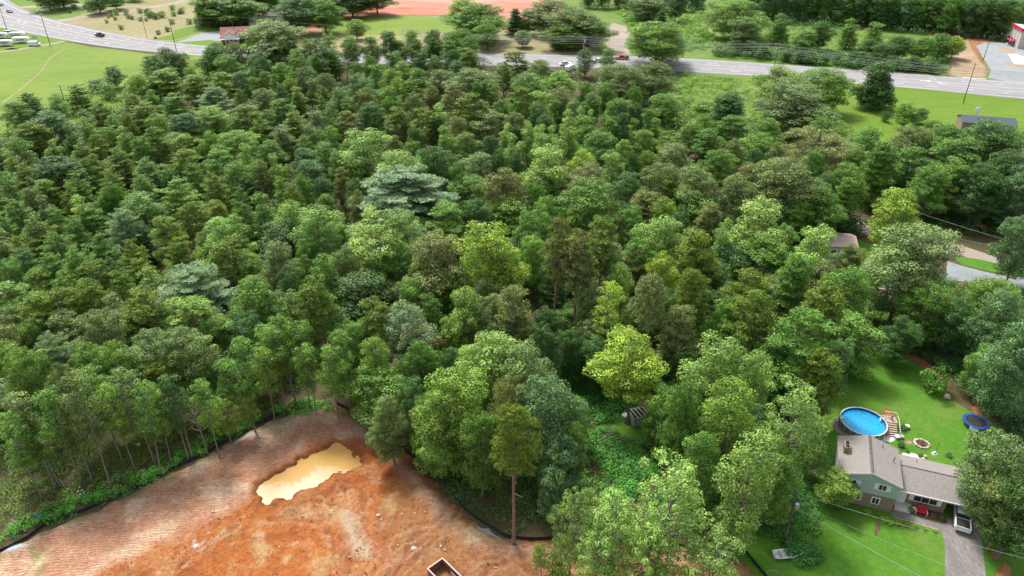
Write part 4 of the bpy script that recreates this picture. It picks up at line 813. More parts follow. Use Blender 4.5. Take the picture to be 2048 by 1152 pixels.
scatter_stuff('undergrowth', inpx([(1440, 60), (1560, 50), (1720, 62), (1900, 90), (1900, 130), (1560, 116), (1450, 104)], 300, .8, 1.8, .5), 'scrub under the trees beyond the highway', (.16, .32, .08), 4, .5)
scatter_stuff('undergrowth', inpx([(200, 700), (700, 640), (740, 800), (560, 790), (300, 850), (0, 900), (0, 800)], 520, .5, 1.1, .5), 'shaded undergrowth beneath the trees at the wood edge', (.09, .19, .045), 8, .32)
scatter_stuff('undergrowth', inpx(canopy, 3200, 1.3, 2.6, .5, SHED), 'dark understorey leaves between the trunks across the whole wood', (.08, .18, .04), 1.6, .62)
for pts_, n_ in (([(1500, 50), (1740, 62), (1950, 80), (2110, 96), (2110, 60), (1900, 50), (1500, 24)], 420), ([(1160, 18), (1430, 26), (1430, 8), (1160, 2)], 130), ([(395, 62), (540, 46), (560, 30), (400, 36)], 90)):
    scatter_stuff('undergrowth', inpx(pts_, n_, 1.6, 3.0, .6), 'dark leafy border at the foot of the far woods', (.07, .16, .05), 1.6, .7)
scatter_stuff('undergrowth', inpx([(1640, 400), (1740, 350), (2110, 350), (2110, 500), (1990, 480), (1860, 455), (1760, 440)], 560, .9, 2.0, .6), 'dark leafy border above the gravel road', (.07, .16, .04), 4, .4)
scatter_stuff('hedge', inpx([(1430, 98), (1560, 108), (1700, 120), (1885, 136), (1890, 150), (1700, 139), (1560, 126), (1430, 114)], 420, 1.2, 2.6, .9), 'continuous dark hedge of bushes along the far kerb of the highway', (.085, .19, .055), 2.4, .6, cat='hedge')
scatter_stuff('undergrowth', inpx([(1290, 150), (1385, 142), (1390, 190), (1330, 230), (1280, 200)], 90, .8, 1.8, .6), 'green bushes in the corner between the wood and the weedy meadow', (.13, .27, .055), 4, .45)
scatter_stuff('undergrowth', inpx([(1985, 840), (2070, 820), (2100, 900), (2090, 1000), (2060, 900), (2000, 870)], 120, .5, 1.2, .6), 'dark shrubs between the trampoline and the right edge', (.07, .17, .05), 10, .3)
scatter_stuff('undergrowth', inpx([(1880, 562), (1960, 572), (2080, 590), (2080, 650), (1880, 640)], 200, .7, 1.5, .6), 'green shrubs along the near side of the lane', (.12, .26, .06), 7, .34)
# ============================================================ OBJECTS
def xy3(px, py, z=0): return Vector(G(px, py, z))
# ---- silt fences
def silt(pts, label):
    P = [G(*p)[:2] for p in pts]; P = resample(np.array(P), max(3, int(sum(np.linalg.norm(b - a) for a, b in zip(P[:-1], P[1:])) / .8)))
    root = empty('silt_fence', (P[0][0], P[0][1], 0), label=label, cat='silt fence', group='silt fences'); off = np.array([P[0][0], P[0][1]]); mb = MB()
    Pn = P - off; n = len(Pn); vs = []
    for i, p in enumerate(Pn):
        t = Pn[min(i + 1, n - 1)] - Pn[max(i - 1, 0)]; t /= np.linalg.norm(t); nn = np.array([-t[1], t[0]]); z = .56 + .14 * (vnoise(p[0], p[1], 1.3) - .5); le = .18 * (vnoise(p[0], p[1], 2.5, 3) - .5)
        vs += [(*(p + nn * .02), 0), (*(p + nn * (le + .02)), z), (*(p - nn * .02 + nn * le), z), (*(p - nn * .02), 0)]
    mb.add(vs, [(4 * i + k, 4 * i + (k + 1) % 4, 4 * i + 4 + (k + 1) % 4, 4 * i + 4 + k) for i in range(n - 1) for k in range(4)])
    mb.build('fabric', 'black', root)
    post = None
    for i in range(0, n, 3):
        if post is None: post = MB().box((0, 0, .5), (.06, .06, 1.0), 0, 0, .8).build('post', 'pole', root); c = post
        else: c = post.copy(); C.objects.link(c); c.parent = root
        c.location = (*Pn[i], 0)
silt([(-40, 1122), (17, 1096), (60, 1074), (90, 1050), (140, 1034), (192, 1013), (228, 997), (290, 968), (350, 937), (407, 910), (465, 877), (522, 845), (570, 826), (602, 812)], 'black silt fence running along the left edge of the red clay')
silt([(672, 806), (700, 822), (749, 850), (790, 885), (824, 912), (850, 938), (879, 963), (927, 1018), (950, 1036), (975, 1052), (1012, 1075), (1060, 1080), (1118, 1078), (1152, 1081), (1240, 1086), (1400, 1094)], 'black silt fence curving between the lone pine and the red clay')
silt([(1492, 1106), (1510, 1130), (1530, 1153), (1560, 1190)], 'short black silt fence beside the lawn at the bottom edge')
silt([(588, 55), (610, 50), (655, 40), (690, 28), (740, 10), (780, -6)], 'long black silt fence under the trees along the far clay ground')
# ---- utility poles and wires
def pole(b, h, label, arms=1, trans=0, mat='pole', rz=0, r=.17, lamp=0):
    g = G(*b); root = empty('utility_pole', (g[0], g[1], 0), rz, label=label, cat='utility pole', group='utility poles')
    MB().tube([(0, 0, 0), (0, 0, h * .5), (0, 0, h)], [r, r * .85, r * .65], 8).build('post', mat, root)
    for k in range(arms): 
        a = MB().box((0, 0, h - .4 - k * 1.1), (2.6, .14, .16)).build('crossarm', 'metal', root)
        ins = MB()
        for x in (-1.15, -.5, .5, 1.15): ins.tube([(x, 0, h - .32 - k * 1.1), (x, 0, h - .08 - k * 1.1)], [.07, .05], 6)
        ins.build('insulators', 'white', a); 
    for k in range(trans): MB().tube([(.38 - k * .76, -.25, h - 2.6), (.38 - k * .76, -.25, h - 2.5), (.38 - k * .76, -.25, h - 1.7), (.38 - k * .76, -.25, h - 1.6)], [.2, .28, .28, .15], 10).build('transformer', 'metal', root)
    if lamp: a = MB().tube([(0, 0, h - .6), (0, -1.2, h - .2)], .04, 5); a.box((0, -1.4, h - .2), (.25, .7, .14)); a.build('lamp', 'metal', root)
    return Vector((g[0], g[1], h)), root
def ph(b, t):
    """pole height from its foot and top pixels"""
    g = G(*b); lo_, hi_ = 1, 30
    for _ in range(40):
        m_ = (lo_ + hi_) / 2
        if P2(np.array([g[0], g[1], m_]))[1] > t: lo_ = m_
        else: hi_ = m_
    return lo_
PL = {}
for key, b, t, lab, ar, tr, rz in (
    ('a', (16, 66), 5, 'leaning-looking utility pole at the far left beside the parked campers', 1, 0, 1.0), ('b', (101, 92), 20, 'utility pole with a lamp between the gravel track and the highway', 1, 2, .9),
    ('c', (294, 76), 28, 'slim utility pole standing on the dry field edge across the highway', 1, 0, .7), ('d', (353, 103), 37, 'utility pole rising beside the first dark trees and the shop drive', 1, 0, .6),
    ('e', (470, 78), 33, 'utility pole directly in front of the maroon-roofed house gable', 1, 0, .4), ('f', (807, 90), 56, 'grey utility pole on the mown dry field', 1, 0, .1),
    ('g', (1166, 128), 73, 'pale utility pole with two crossarms where the highway wires meet', 2, 1, -.1), ('h', (1545, 155), 88, 'tall utility pole with two crossarms over the bright round trees by the highway', 2, 2, -.2),
    ('i', (1926, 207), 126, 'dark leaning-looking utility pole standing on the roadside lawn', 1, 0, -.3), ('j', (1966, 122), 84, 'dark utility pole beside the grey parking lot', 1, 0, -.3),
    ('k', (1568, 1082), 984, 'yard utility pole with a white transformer in the leafy thicket', 0, 1, -.5), ('m', (133, 215), 170, 'half hidden pole with two crossarms at the edge of the yellow-green field', 2, 0, .8),
    ('n', (697, 72), 42, 'thin utility pole beside the small lone tree on the mown field', 0, 0, 0)):
    PL[key], r_ = pole(b, ph(b, t), lab, ar, tr, 'metal' if key in 'fg' else 'pole', rz, .14 if key in 'cfn' else .18)
def wire(pts, label, sag=.03, r=.05, grp='overhead wires'):
    mb = MB(); p0 = Vector(pts[0])
    for a, b in zip(pts[:-1], pts[1:]):
        a = Vector(a) - p0; b = Vector(b) - p0; L = (b - a).length
        mb.tube([a.lerp(b, t / 12) - Vector((0, 0, 4 * sag * L * (t / 12) * (1 - t / 12))) for t in range(13)], r, 4, cap=False)
    o = mb.build('overhead_wire', 'wire', loc=p0); tag(o, label, 'wire', grp); return o
east = Vector((330, 262, 12)); V = Vector
for k, (dx, dz, nm) in enumerate(((-1.1, -.1, 'topmost back wire'), (1.1, -.1, 'topmost front wire'), (-1.1, -1.2, 'upper middle wire'), (1.1, -1.2, 'lower middle wire'), (0, -2.2, 'low thick cable'), (0, -3.0, 'lowest thick cable'))):
    o_ = V((0, dx, dz)); wire([PL['f'] + o_, PL['g'] + o_, PL['h'] + o_, V(G(2110, 150, 8)) + o_], nm + ' strung on the poles with two crossarms along the highway', .012, .065)
wire([PL['a'] + V((0, 0, -.2)), PL['b'] + V((0, 0, -.2)), PL['d'] + V((0, 0, -.2))], 'wire from the campers corner along the highway to the shop drive', .012, .03)
wire([PL['d'], PL['e'], PL['f']], 'wire passing in front of the maroon-roofed house', .012, .035)
for k, (z, tgt) in enumerate(((-.2, (2120, 1135, 8)), (-1.9, (2100, 1210, 7)), (-2.6, (2000, 1235, 6)))):
    wire([PL['k'] + V((0, 0, z)), V(G(*tgt))], ('upper wire from the yard pole over the driveway', 'thin dark wire from the yard pole to the right edge', 'lowest thick cable from the yard pole to the bottom right')[k], .012, (.018, .012, .028)[k])
wire([V(G(1640, 405, 7)), V(G(1860, 465, 7)), V(G(2080, 510, 7))], 'black wire above the gravel road, nearer the lane', .006, .04).data.materials[0] = M['wire']
wire([V(G(1820, 420, 9)), V(G(2080, 500, 9))], 'black wire above the gravel road, against the dark trees', .006, .04)
# ---- vehicles
def vehicle(name, kind, px, py, rz, paintm, label, s=1.0, grp=None, z=0.045, cat=None):
    g = G(px, py); root = empty(name, (g[0], g[1], z), rz, label=label, cat=cat or {'car': 'car', 'pickup': 'pickup truck', 'van': 'van'}[kind], group=grp); root.scale = (s, s, s)
    b = MB()
    if kind == 'car':
        b.xprism([(-2.3, .35), (-2.35, .75), (-1.9, .92), (-1.2, .98), (1.0, .95), (2.1, .8), (2.3, .6), (2.25, .35)], -.9, .9); b.build('body', paintm, root, bevel=.08)
        c = MB(); c.xprism([(-1.7, .95), (-1.1, 1.42), (.3, 1.45), (1.05, .93)], -.76, .76); c.build('windows', 'dark', root, bevel=.05)
        MB().xprism([(-1.1, 1.41), (-1.0, 1.48), (.2, 1.5), (.35, 1.43)], -.72, .72).build('roof', paintm, root, bevel=.03)
        wx = (-1.4, 1.4)
    elif kind == 'pickup':
        b.xprism([(-2.8, .45), (-2.8, .98), (-.75, .98), (-.75, 1.05), (1.1, 1.08), (2.6, .98), (2.8, .75), (2.75, .45)], -.98, .98)
        bd = b.build('body', paintm, root, bevel=.06)
        MB().box((-1.8, 0, 1.02), (1.75, 1.62, .06)).build('truck_bed_liner', 'black', root)
        for sy in (-1, 1): MB().box((-1.8, sy * .92, 1.12), (2.0, .12, .26)).build('bed_side', paintm, root, bevel=.03)
        MB().box((-2.76, 0, 1.12), (.10, 1.84, .26)).build('tailgate', paintm, root, bevel=.02)
        MB().xprism([(-.75, 1.04), (-.6, 1.72), (.65, 1.74), (1.35, 1.06)], -.84, .84).build('windows', 'dark', root, bevel=.05)
        MB().xprism([(-.66, 1.70), (-.55, 1.80), (.55, 1.82), (.72, 1.72)], -.84, .84).build('roof', paintm, root, bevel=.04)
        wx = (-1.75, 1.75)
    else:
        b.xprism([(-2.9, .4), (-2.95, 2.1), (-2.6, 2.3), (1.5, 2.3), (2.1, 1.5), (2.85, 1.2), (2.95, .4)], -1.0, 1.0); b.build('body', paintm, root, bevel=.12)
        MB().xprism([(1.35, 2.1), (1.62, 2.16), (2.16, 1.46), (1.9, 1.4)], -.92, .92).build('windscreen', 'dark', root)
        wx = (-1.9, 1.9)
    for x in wx:
        for sy in (-1, 1):
            w_ = MB().tube([(x, sy * .72, .36), (x, sy * .98, .36)], .37, 12).build('wheel', 'tyre', root); MB().tube([(x, sy * .985, .36), (x, sy * 1.0, .36)], .2, 8).build('rim', 'metal', w_)
    for sy in (-1, 1): MB().box((wx[1] + .95 - (.05 if kind != 'van' else 0), sy * .65, .68), (.12, .34, .16)).build('headlight', 'white', root)
    return root
def road_dir(px, py):
    g = G(px, py); c = U * .5 + Lm * .5; i = int(np.argmin(np.linalg.norm(c - g[:2], axis=1))); t = c[min(i + 1, len(c) - 1)] - c[i]; return math.atan2(t[1], t[0])
vehicle('parked_car' if 0 else 'car', 'car', 20, 25, road_dir(20, 25), 'darkred', 'dark red car driving on the highway at the far top left', 1.15)
vehicle('car', 'car', 1, 11, road_dir(2, 10), 'blackcar', 'dark car cut by the left edge of the photo on the highway', 1.1)
vehicle('pickup_truck', 'pickup', 200, 73, road_dir(200, 73) + math.pi, 'blackcar', 'black pickup truck driving on the highway beyond the yellow-green field', 1.1)
vehicle('pickup_truck', 'pickup', 1244, 119, road_dir(1244, 119) + math.pi, 'redcar', 'bright red pickup truck on the highway beside the big round tree', 1.15)
vehicle('car', 'car', 1131, 131, road_dir(1131, 131) + .3, 'whitecar', 'white car half hidden behind the trees at the highway edge, nearer the bottom', 1.2)
vehicle('van', 'van', 1141, 141, 1.0, 'whitecar', 'white van parked among the crowns below the highway', 1.1)
vehicle('car', 'car', 1198, 124, road_dir(1198, 124), 'whitecar', 'white car passing just left of the red pickup', 1.1)
hl = (1.0,)
gA = V(G(1919, 1040, 0)); uA = V((math.cos(R(-20)), math.sin(R(-20)), 0)); vA = V((-uA.y, uA.x, 0))
vehicle('pickup_truck', 'pickup', 1921, 1040, math.atan2(vA.y, vA.x) - .12, 'whitecar', 'white pickup truck parked tail out under the carport roof of the house', 1.0, z=.02)
def camper(px, py, rz, L, label, lw='white'):
    g = G(px, py); root = empty('camper_trailer', (g[0], g[1], 0), rz, label=label, cat='trailer', group='campers and trailers by the highway')
    MB().xprism([(-L / 2, .6), (-L / 2, 2.5), (-L / 2 + .4, 2.9), (L / 2 - .6, 2.9), (L / 2, 2.0), (L / 2 - .3, .6)], -1.2, 1.2).build('body', lw, root, bevel=.12)
    MB().box((0, -1.205, 1.75), (L * .5, .03, .5)).build('window', 'dark', root); MB().box((-L * .32, -1.205, 1.55), (.65, .03, 1.6)).build('door', 'metal', root)
    for x in (-.6, .5):
        for sy in (-1, 1): MB().tube([(x, sy * 1.0, .38), (x, sy * 1.22, .38)], .38, 10).build('wheel', 'tyre', root)
    MB().tube([(L / 2 - .3, -.5, .6), (L / 2 + 1.1, 0, .55), (L / 2 - .3, .5, .6)], .06, 5).build('hitch', 'black', root)
camper(36, 76, .1, 8, 'white camper trailer with a rounded nose, farthest of the parked row'); camper(2, 77, .1, 8, 'white camper trailer with dark windows cut by the left photo edge')
camper(44, 86, .12, 8, 'long white camper trailer nearest the gravel track'); camper(12, 92, .12, 7, 'white camper trailer casting a dark shadow at the row front')
vehicle('van', 'van', 70, 92, .1, 'whitecar', 'white van with dark windscreen at the right end of the campers', 1.0, 'parked vehicles')
# low flat trailer
g = G(24, 98); root = empty('flat_trailer', (g[0], g[1], 0), .15, label='low reddish brown flat trailer in front of the white campers', cat='trailer')
MB().box((0, 0, .7), (5.5, 2.1, .14)).build('deck', 'rust', root); 
for x in (-.4, .5):
    for sy in (-1, 1): MB().tube([(x, sy * .9, .35), (x, sy * 1.15, .35)], .35, 10).build('wheel', 'tyre', root)
MB().tube([(2.7, 0, .65), (4.2, 0, .5)], .06, 5).build('hitch', 'black', root)
g = G(17, 68); root = empty('dumpster', (g[0], g[1], 0), .2, label='dark green bin standing at the foot of the far left pole', cat='dumpster')
MB().box((0, 0, .9), (2.6, 1.7, 1.6), taper=1.1).build('bin', 'black', root); MB().box((0, 0, 1.78), (2.9, 1.9, .1)).build('lid', 'metal', root)
def sign(px, py, w_, h_, label, rz=0, mat='white', zf=1.2):
    g = G(px, py); root = empty('sign', (g[0], g[1], 0), rz, label=label, cat='sign')
    for sx in (-1, 1): MB().tube([(sx * w_ * .45, 0, 0), (sx * w_ * .45, 0, zf + h_)], .06, 5).build('leg', mat, root)
    MB().box((0, -.08, zf + h_ / 2), (w_, .08, h_)).build('panel', mat, root, bevel=.02)
sign(771, 97, 2.4, 1.3, 'white two-legged sign board on the mown dry field'); sign(72, 84, 2.4, 1.4, 'small grey sign board beside the campers and the gravel track', .2, 'metal', 1.6)
sign(312, 80, 1.6, .8, 'small dark mailbox board on posts by the highway kerb', 0, 'black', .7)
# gazebo / swing under the left top tree
g = G(113, 15); root = empty('picnic_shelter', (g[0], g[1], 0), .1, label='brown slatted wooden bench shelter under the dark tree at the top left', cat='shelter')
for sx in (-1, 1):
    for sy in (-1, 1): MB().box((sx * 2.2, sy * 1, 1), (.15, .15, 2)).build('post', 'wood', root)
MB().box((0, 0, 2.05), (5, 2.6, .14)).build('roof', 'rust', root); MB().box((0, .9, .7), (4.2, .1, 1.0)).build('backrest', 'rust', root)
# ---- log pile
random.seed(5)
for i in range(11):
    g = G(1074 + (i % 6) * 5 + random.uniform(-1, 1), 52 - (i // 6) * 2.5); o = MB().tube([(0, -2.2, 0), (.1, 0, .03), (0, 2.2, 0)], [.45, .4, .36], 8).build('log', 'wood', loc=(g[0], g[1], .45 + .7 * (i // 6)), rz=random.uniform(-.5, .5) + (1.2 if i % 3 == 0 else 0))
    tag(o, 'cut brown tree log in the pile between the two dark tree clumps', 'log', 'logs of the pile beyond the highway')
# ---- buildings
def gable(root, name, u0, u1, v0, v1, ze, zr, along='v', mat='shingle', th=.16, ridge=.5):
    """pitched roof over a rectangle, ridge along u or v"""
    mb = MB()
    if along == 'v': um = u0 + (u1 - u0) * ridge; prof = [(u0, ze), (um, zr), (u1, ze), (u1, ze + th), (um, zr + th), (u0, ze + th)]; mb.xprism(prof, v0, v1)
    else:
        vm = v0 + (v1 - v0) * ridge; prof = [(v0, ze), (vm, zr), (v1, ze), (v1, ze + th), (vm, zr + th), (v0, ze + th)]
        n = 6; vs = [(u0, p[0], p[1]) for p in prof] + [(u1, p[0], p[1]) for p in prof]; mb.add(vs, [tuple(range(n)), tuple(range(n, 2 * n))[::-1]] + [((i + 1) % n, i, n + i, n + (i + 1) % n) for i in range(n)])
    r_ = mb.build(name, mat, root)
    if along == 'v': um = u0 + (u1 - u0) * ridge; MB().xprism([(um - .22, zr + th - .06), (um, zr + th + .05), (um + .22, zr + th - .06)], v0 - .01, v1 + .01).build('ridge_cap', 'pole' if mat.startswith('shingle') else mat, r_)
    return r_
def window(root, c, w_, h_, frame='white', axis='v', panes=2, shutters=0):
    """window on a wall facing -v at local point c (centre, outer wall face)"""
    f = MB().box((c[0], c[1] - .04, c[2]), (w_ + .24, .08, h_ + .24)).build('window', frame, root)
    for k in range(panes):
        pw = w_ / panes - .08; MB().box((c[0] - w_ / 2 + w_ / panes * (k + .5), c[1] - .085, c[2]), (pw, .03, h_ - .04)).build('pane', 'dark', f)
    if shutters:
        for sx in (-1, 1): MB().box((c[0] + sx * (w_ / 2 + .36), c[1] - .05, c[2]), (.42, .06, h_ + .15)).build('shutter', frame, f)
    return f
# main house, local axes: x to the right along the front, y away from the camera
A = V(G(1676, 948, 5)); rzh = math.atan2(-2.9, 7.9)
hs = empty('house', (A.x, A.y, 0), rzh, label='house with taupe shingle roofs and a teal gable beside the swimming pool', cat='house', group=None)
W1, D1 = 8.4, 8.3
MB().add([(.35, .35, 0), (W1 - .35, .35, 0), (W1 - .35, .35, 2.6), (.35, .35, 2.6), (.35, D1 - .35, 0), (W1 - .35, D1 - .35, 0), (W1 - .35, D1 - .35, 2.6), (.35, D1 - .35, 2.6)], [(0, 1, 2, 3), (1, 5, 6, 2), (5, 4, 7, 6), (4, 0, 3, 7)]).build('lower_wall', 'brick', hs)
MB().xprism([(.25, 2.6), (W1 - .25, 2.6), (W1 - .25, 5.05), (W1 / 2, 6.45), (.25, 5.05)], .25, D1 - .25).build('wall', 'teal', hs)
rf = gable(hs, 'roof', 0, W1, 0, D1, 5.0, 6.4)
mb = MB(); 
for a, b in (((0, 5.0), (W1 / 2, 6.4)), ((W1 / 2, 6.4), (W1, 5.0))): mb.add([(a[0], -.03, a[1] - .05), (b[0], -.03, b[1] - .05), (b[0], -.03, b[1] + .2), (a[0], -.03, a[1] + .2), (a[0], .0, a[1] - .05), (b[0], .0, b[1] - .05), (b[0], .0, b[1] + .2), (a[0], .0, a[1] + .2)], [(0, 1, 2, 3), (4, 7, 6, 5), (3, 2, 6, 7), (0, 4, 5, 1)])
mb.build('bargeboard', 'white', rf)
ch = MB().box((1.05, 5.1, 5.75), (.7, 1.5, 1.5)).box((1.05, 5.1, 6.5), (.8, 1.6, .12)).build('chimney', 'brick', rf); MB().box((1.05, 5.45, 6.65), (.4, .4, .3)).box((1.05, 4.7, 6.65), (.4, .4, .3)).build('chimney_pot', 'black', ch)
for x, y in ((6.0, 6.9), (7.4, 4.8)): MB().tube([(x, y, 5.2), (x, y, 6.4)], .07, 6).build('vent_pipe', 'rust', rf)
window(hs, (2.1, .25, 4.0), 1.0, .9, shutters=1); window(hs, (6.0, .25, 4.25), 1.0, .9, shutters=1)
window(hs, (3.2, .35, 1.5), 1.0, 1.0); window(hs, (5.7, .35, 1.5), .9, 1.0)
# single-storey wing
u0, u1, v0, v1 = W1 - .1, 18.5, 2.0, 10.0
MB().add([(W1 + .05, v0 + .7, 0), (15.0, v0 + .7, 0), (15.0, v0 + .7, 2.75), (W1 + .05, v0 + .7, 2.75), (W1 + .05, v1 - .4, 0), (18.2, v1 - .4, 0), (18.2, v1 - .4, 2.75), (W1 + .05, v1 - .4, 2.75), (15.0, v0 + 3.5, 0), (15, v0 + 3.5, 2.75), (18.2, v0 + 3.5, 0), (18.2, v0 + 3.5, 2.75)],
    [(0, 1, 2, 3), (5, 4, 7, 6), (1, 8, 9, 2), (8, 10, 11, 9), (10, 5, 6, 11)]).build('wing_wall', 'brick', hs)
rw = gable(hs, 'wing_roof', u0, u1, v0, v1, 2.8, 4.1, 'u', 'shingle', .16, .5)
MB().box(((u0 + u1) / 2, (v0 + v1) / 2, 4.27), (u1 - u0 + .02, .18, .06)).build('ridge_cap', 'pole', rw)
MB().box(((u0 + u1) / 2, v0 - .05, 2.85), (u1 - u0, .1, .2)).build('gutter', 'white', rw); MB().tube([(16.6, 7.6, 3.6), (16.6, 7.6, 4.2)], .07, 6).build('vent_pipe', 'rust', rw); MB().tube([(11.2, 8.2, 3.3), (11.2, 8.2, 3.95)], .06, 6).build('vent_pipe', 'rust', rw)
MB().box((18.0, v0 + .3, 1.4), (.16, .16, 2.8)).build('carport_post', 'white', hs)
window(hs, (12.3, v0 + .7, 1.75), 3.0, 1.1, panes=3, shutters=1)
d_ = MB().box((9.3, v0 + .64, 1.15), (1.15, .1, 2.2)).build('door', 'white', hs); MB().ball((9.7, v0 + .55, 1.1), .06).build('handle', 'metal', d_)
# projecting porch shelf below the gutter
MB().box((9.5, v0 + .1, .18), (2.6, 1.3, .36)).box((9.5, v0 - .75, .09), (2.2, .5, .18)).build('porch_step', 'concrete', hs)
loc = lambda u, v, z=0: hs.matrix_basis @ V((u, v, z))
bpy.context.view_layer.update()
hm = Matrix.Translation((A.x, A.y, 0)) @ Matrix.Rotation(rzh, 4, 'Z'); loc = lambda u, v, z=0: hm @ V((u, v, z))
def bed_sheet(pts, z, mat, name, jit=.15): sheet(name, [tuple(loc(*p)[:2]) for p in pts], z, mat, .5, jit, world=True)
bed_sheet([(10.6, 2.7), (15.2, 2.7), (15.4, .9), (14.2, .5), (10.8, 1.0)], .022, 'flower', 'garden_soil'); bed_sheet([(7.9, 1.7), (8.2, -.4), (14.6, -.6), (15.6, .8), (14.2, .4), (10.7, .9), (10.5, 2.5), (8, 2.6)], .016, 'drive', 'footpath')
# red bench seat in front of the windows
p = loc(12.0, 1.5); root = empty('garden_bench', (p.x, p.y, .03), rzh, label='red cushioned white garden bench under the triple window of the house', cat='bench')
MB().box((0, 0, .45), (1.3, .65, .14)).build('seat', 'redcloth', root, bevel=.03); MB().box((0, .34, .85), (1.3, .12, .75)).build('backrest', 'redcloth', root, bevel=.03)
for sx in (-1, 1): MB().box((sx * .72, 0, .6), (.08, .75, .08)).build('armrest', 'white', root); 
for sx in (-1, 1):
    for sy in (-.28, .34): MB().box((sx * .72, sy, .3), (.07, .07, .6)).build('leg', 'white', root)
# round table and dark chair by the left corner
p = loc(8.0, .9); root = empty('hot_tub_barrel' if 0 else 'barrel_planter', (p.x, p.y, .02), label='brown barrel planter at the inner corner of the teal wall', cat='planter')
MB().tube([(0, 0, 0), (0, 0, .4), (0, 0, .8)], [.42, .5, .42], 12).build('barrel', 'rust', root); MB().ball((0, 0, .85), .42, squash=(1, 1, .4), jit=.12).build('soil', 'flower', root)
p = loc(11.1, 1.75); root = empty('garden_table', (p.x, p.y, .03), label='small round white table left of the red bench', cat='table')
MB().tube([(0, 0, .5), (0, 0, .55)], .3, 14).build('tabletop', 'white', root); MB().tube([(0, 0, 0), (0, 0, .5)], .05, 6).build('leg', 'white', root)
# satellite-like vent box
def bushat(p, r, h, col, label, grp='plants around the house'):
    plant('bush', (p[0], p[1]), r, h, col, tuple(P2(np.array([p[0], p[1], h]))), label, grp)
bushat(loc(10.6, 1.4), .45, .8, 'pg', 'small green shrub beside the round white garden table'); bushat(loc(14.6, 1.3), .5, .8, 'dg', 'dark small shrub in the mulch bed near the carport'); bushat(loc(13.6, 1.4), .35, .6, 'gg', 'grey-green small plant right of the red bench')
for i, (u_, v_, r_, lb) in enumerate(((4.9, -1.0, .5, 'yellow-green clump alone on the lawn before the teal gable'), (7.1, -1.6, .55, 'yellow-green edging plant at the left start of the footpath'), (7.8, -1.9, .5, 'second yellow-green edging plant from the left along the footpath'), (8.8, -1.7, .4, 'third yellow-green edging plant from the left along the footpath'), (9.9, -1.6, .35, 'fourth yellow-green edging plant from the left along the footpath'), (11.0, -1.5, .35, 'fifth yellow-green edging plant from the left along the footpath'), (12.2, -1.5, .32, 'sixth yellow-green edging plant from the left along the footpath'), (13.4, -1.4, .32, 'yellow-green edging plant nearest the driveway'))):
    bushat(loc(u_, v_), r_, .5, 'yg', lb)
# planters behind the house
for (x, y, r_, col, lb) in ((1801, 893, .6, 'dg', 'dark round shrub on the grass behind the house gable'), (1840, 913, .42, 'dg', 'dark potted shrub on the brick patio edge behind the wing'), (1815, 905, .3, 'dg', 'smallest dark shrub by the patio wall behind the wing'), (1804, 858, .7, 'g', 'green shrub growing beside the pool steps'), (1896, 912, .55, 'gg', 'grey shrub on the lawn under the roof oak branches')):
    bushat(G(x, y), r_, r_ * 1.5, col, lb, 'plants of the back yard')
sheet('patio', [(1806, 916), (1804, 906), (1826, 906), (1850, 916), (1848, 924)], .012, 'concrete', 1, .1)
MBp = V(G(1842, 919)); 
for i, (x, y) in enumerate(((1831, 918), (1838, 920), (1846, 919), (1850, 914))):
    g = G(x, y); o = MB().ball((0, 0, .15), .28, n=8, squash=(1.2, 1, .7), jit=.15).build('edging_rock', 'rock', loc=(g[0], g[1], .01)); tag(o, 'pale rock edging the patio corner behind the wing', 'rock', 'patio edging rocks')
# ---- swimming pool
pc = V(G(1727, 843, 1.25)); root = empty('swimming_pool', (pc.x, pc.y, 0), label='round above-ground swimming pool with bright blue water and grey panels', cat='pool'); RP = 3.55; mb = MB(); NP = 20
for i in range(NP):
    a, b = 2 * math.pi * i / NP, 2 * math.pi * (i + 1) / NP; p = [(RP * math.cos(q), RP * math.sin(q)) for q in (a, b)]
    mb.add([(*p[0], 0), (*p[1], 0), (*p[1], 1.25), (*p[0], 1.25)], [(0, 1, 2, 3)])
mb.build('wall', 'poolwall', root)
mb = MB()
for i in range(NP):
    a, b = 2 * math.pi * i / NP, 2 * math.pi * (i + 1) / NP; ri, ro = RP - .10, RP + .10
    mb.add([(rr * math.cos(q), rr * math.sin(q), z) for z in (1.25, 1.33) for rr, q in ((ri, a), (ro, a), (ro, b), (ri, b))], [(3, 2, 1, 0), (4, 5, 6, 7), (1, 2, 6, 5), (0, 4, 7, 3)])
mb.build('rim', 'concrete', root)
mb = MB()
for i in range(NP): a, b = 2 * math.pi * i / NP, 2 * math.pi * (i + 1) / NP; mb.add([((RP - .15) * math.cos(a), (RP - .15) * math.sin(a), .3), ((RP - .15) * math.cos(b), (RP - .15) * math.sin(b), .3), ((RP - .15) * math.cos(b), (RP - .15) * math.sin(b), 1.26), ((RP - .15) * math.cos(a), (RP - .15) * math.sin(a), 1.26)], [(3, 2, 1, 0)])
mb.build('liner', 'blue', root)
mb = MB(); nn_ = 40; mb.add([(0, 0, .92)] + [((RP - .16) * math.cos(2 * math.pi * i / nn_), (RP - .16) * math.sin(2 * math.pi * i / nn_), .92) for i in range(nn_)], [(0, i + 1, (i + 1) % nn_ + 1) for i in range(nn_)]); mb.build('water', 'poolwater', root)
for i in range(NP): a = 2 * math.pi * i / NP; MB().box(((RP + .06) * math.cos(a), (RP + .06) * math.sin(a), .62), (.1, .2, 1.24), a).build('upright', 'metal', root)
sk = MB().box((-3.1, 1.0, 1.15), (.5, .35, .25)).build('skimmer', 'white', root)
